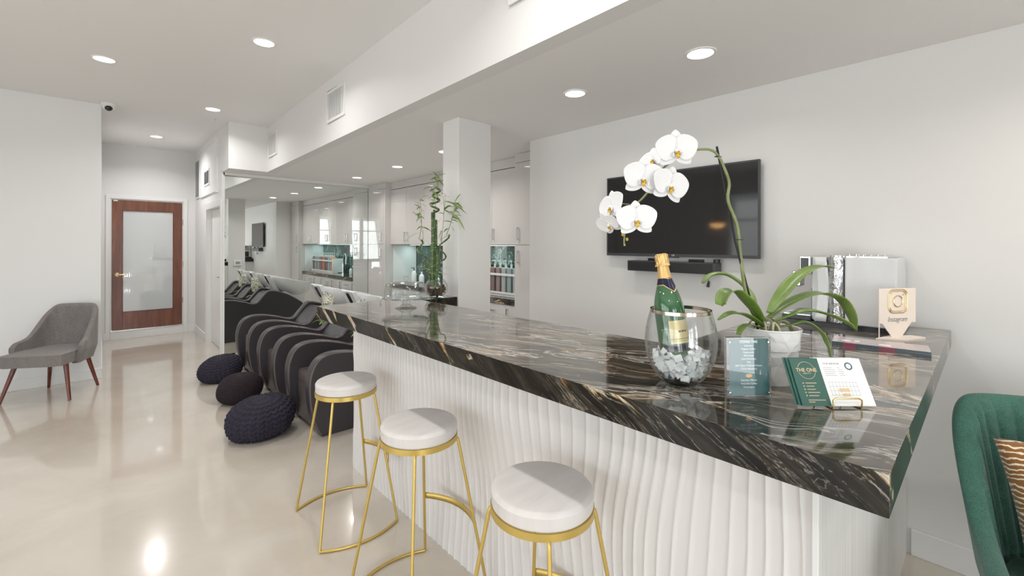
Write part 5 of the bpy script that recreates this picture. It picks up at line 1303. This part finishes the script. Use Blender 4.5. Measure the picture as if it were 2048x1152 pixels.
# ------------------------------------------------------------------ upholstered chairs
def shell_chair(name, label, cat, fab, legm, loc, rz, w, d, seat_z, back_z, arm_z, flare, front_arm, chan=0, legs=None, seat_over=0.0, taper=1.0, zprof=None):
    """faces local -y; U-shaped shell of back and arms around a seat"""
    t = thing(name, label, cat, loc, rz)
    r = w/2
    # plan path: right arm front -> back -> left arm front
    def plan(s):            # s in 0..1
        a = (s-0.5)*2       # -1..1
        k = 0.46            # share of the back curve
        if abs(a) < k:
            th = a/k*(pi/2)
            ex = 0.62
            return (r*taper*math.copysign(abs(math.sin(th))**ex, th), d*0.5-d*0.34*(1-abs(math.cos(th))**ex))
        f_ = (abs(a)-k)/(1-k)
        return (math.copysign(r, a)*lerp(taper, 1.0, min(1, f_*1.3)), lerp(d*0.16, -front_arm, f_))
    def ztop(s):
        a = abs((s-0.5)*2)
        if zprof: return interp(a, zprof)
        return interp(a, [(0.0, back_z+0.006), (0.24, back_z), (0.34, back_z-0.03), (0.56, arm_z+0.03), (0.68, arm_z), (0.93, arm_z-0.01), (1.0, arm_z-0.05)])
    NP = 400
    raw = [(*plan(i/NP), ztop(i/NP)) for i in range(NP+1)]
    for _ in range(3):
        raw = [tuple(sum(raw[min(NP, max(0, i+k))][c_] for k in range(-9, 10))/19 for c_ in range(3)) if 9 < i < NP-9 else
               tuple(sum(raw[i+k][c_] for k in range(-min(i, NP-i), min(i, NP-i)+1))/(2*min(i, NP-i)+1) for c_ in range(3)) for i in range(NP+1)]
    def plan(s):
        f_ = s*NP; i = min(NP-1, int(f_)); f_ -= i
        return (lerp(raw[i][0], raw[i+1][0], f_), lerp(raw[i][1], raw[i+1][1], f_))
    def ztop(s):
        f_ = s*NP; i = min(NP-1, int(f_)); f_ -= i
        return lerp(raw[i][2], raw[i+1][2], f_)
    tk = 0.024 if not chan else 0.028
    def shell(side):
        def f(u, v_):
            v_ = math.sin(v_*pi/2)**0.9 if v_ < 1 else 1.0
            s = u; x, y = plan(s); x2, y2 = plan(min(1, s+0.004)); x1, y1 = plan(max(0, s-0.004))
            tx, ty = x2-x1, y2-y1; l_ = math.hypot(tx, ty) or 1; nx, ny_ = ty/l_, -tx/l_
            zt2 = ztop(s); z0_ = seat_z-0.13 if side < 0 else seat_z-0.02
            z0_ = seat_z-0.13
            z = lerp(z0_, zt2, v_)
            lean = flare*max(0, (z-seat_z))/max(0.01, back_z-seat_z)
            inwd = -0.05*max(0, (seat_z-z)/0.13)
            back_lean = 0.05*max(0, z-seat_z)/max(0.01, back_z-seat_z)*max(0, y)/(d*0.5)
            rr = 1+(lean+inwd)/r
            off = side*tk*(1.0 if v_ < 0.92 else math.sqrt(max(0, 1-((v_-0.92)/0.08)**2)))
            if chan and side < 0 and abs(s-0.5) < 0.23 and z > seat_z: off -= 0.014*abs(math.sin(chan*pi*(s-0.5)))**0.5*min(1, (1-v_)*12)
            return (x*rr-nx*off, y+back_lean-ny_*off, z)
        return f
    nu, nv = (401 if chan else 161), 40
    m_ = MB(); m_.grid(shell(1), nu, nv); n1 = len(m_.v); m_.grid(shell(-1), nu, nv)
    for i in range(nu-1):
        a_, b_ = i*nv+nv-1, (i+1)*nv+nv-1; m_.f.append((a_, b_, n1+b_, n1+a_)); m_.m.append(0)
        a_, b_ = i*nv, (i+1)*nv; m_.f.append((b_, a_, n1+a_, n1+b_)); m_.m.append(0)
    for i in (0, nu-1):
        for j in range(nv-1): m_.f.append((i*nv+j, i*nv+j+1, n1+i*nv+j+1, n1+i*nv+j)); m_.m.append(0)
    sh = m_.build('shell_backrest', fab, t, angle=75)
    # seat cushion
    n_ = 28; pts = []
    for i in range(n_+1):
        s = lerp(0.06, 0.94, i/n_); x, y = plan(s); pts.append((x*(1-0.035/r), y-0.02 if y > 0 else y))
    fr_ = [(-(r-0.03), -d*0.5-seat_over), (-(r-0.10), -d*0.5-seat_over-0.03), ((r-0.10), -d*0.5-seat_over-0.03), ((r-0.03), -d*0.5-seat_over)]
    pl_ = pts + ([(p[0], p[1]) for p in fr_[::-1]] if pts[-1][0] > 0 else fr_)
    MB().prism(pl_, seat_z-0.105, seat_z).build('seat', fab, t, bevel=0.034, seg=5, angle=60)
    for (fx_, fy_) in legs:
        tx_, ty_ = fx_*0.72, fy_*0.72
        MB().tube([(tx_, ty_, seat_z-0.10), (fx_, fy_, 0.004)], [0.021, 0.012], 14).build('leg', legm, t)
    return t
gc = shell_chair('grey_armchair', 'grey fabric low-armed chair with splayed red-brown legs against the white wall', 'chair', 'grey_fabric', 'leg_wood', (-0.340, 6.275, 0), math.radians(-31),
            0.56, 0.50, 0.455, 0.870, 0.55, -0.02, 0.11, zprof=[(0, .868), (.22, .866), (.34, .80), (.50, .63), (.60, .575), (.75, .55), (.95, .535), (1, .50)], legs=[(-0.275, -0.24), (0.275, -0.24), (-0.225, 0.245), (0.215, 0.235)], seat_over=0.05, taper=0.84)
gr = shell_chair('green_armchair', 'dark green channel-backed armchair at the edge of the photo', 'chair', 'green_fabric', 'leg_wood', (2.10, -0.402, 0), math.radians(-82),
            0.78, 0.66, 0.44, 0.955, 0.64, 0.075, 0.33, chan=36, zprof=[(0, .962), (.32, .955), (.385, .92), (.46, .70), (.53, .60), (.58, .575), (.75, .56), (.95, .53), (1, .49)], legs=[(-0.30, -0.27), (0.30, -0.27), (-0.30, 0.27), (0.30, 0.27)])
# zebra cushion
m = mat('zebra_cloth', (0.3, 0.15, 0.05), 0.8, sheen=0.3)
v = coords(m, (1, 1, 1)); wv = N(m, 'TexWave', wave_type='BANDS', bands_direction='Y'); wv.inputs['Scale'].default_value = 19.0; wv.inputs['Distortion'].default_value = 5.5; wv.inputs['Detail'].default_value = 3; wv.inputs['Detail Scale'].default_value = 1.4
L(m, v, wv.inputs['Vector']); L(m, ramp(m, wv.outputs['Fac'], [(0.55, (0.24, 0.10, 0.022)), (0.80, (0.42, 0.22, 0.06)), (0.86, (0.80, 0.72, 0.58))]), P(m).inputs['Base Color'])
def cushf(u, v_):
    a, b_ = (u-0.5)*2, (v_-0.5)*2
    th = 0.075*(max(0, (1-abs(a)**2.4)*(1-abs(b_)**2.4))**0.5)
    px_ = 1-0.06*(1-abs(b_)**2)*abs(a); py_ = 1-0.06*(1-abs(a)**2)*abs(b_)
    return a*0.215*px_, b_*0.215*py_, th
cm = MB(); cm.grid(lambda u, v_: cushf(u, v_), 30, 30); n1 = len(cm.v); cm.grid(lambda u, v_: (cushf(u, v_)[0], cushf(u, v_)[1], -cushf(u, v_)[2]), 30, 30)
cu = cm.build('zebra_cushion', 'zebra_cloth', None, angle=180)
tag(cu, 'brown and cream zebra striped cushion leaning on the green armchair', 'cushion')
Fz = plane_frame((2.20, -0.262, 0.675), (0.10, -1.0, 0.0), (0.25, 0.0, 1.0)); cu.matrix_world = Fz @ Matrix.Rotation(math.radians(9), 4, 'Z')

# pendant lamp in the styling area, reflected in the television
t = thing('pendant_lamp', 'warm glowing dome pendant lamp, reflected in the television', 'pendant lamp', (-3.0, 3.53, 1.90))
MB().tube([(0, 0, 0.11), (0, 0, ZC-1.90)], 0.004, 8).build('cord', 'black_plastic', t)
MB().lathe([(0.15, 0.0), (0.148, 0.02), (0.11, 0.07), (0.05, 0.105), (0.0, 0.112)], 40, cap=False).build('shade', 'black_plastic', t, solid=0.003)
mat('warm_glow', (1, 0.7, 0.4), 0.5, emit=(1.0, 0.55, 0.20), estr=14.0)
MB().ball((0, 0, -0.01), 0.125, n=16, sc=(1, 1, 0.55)).build('diffuser', 'warm_glow', t)
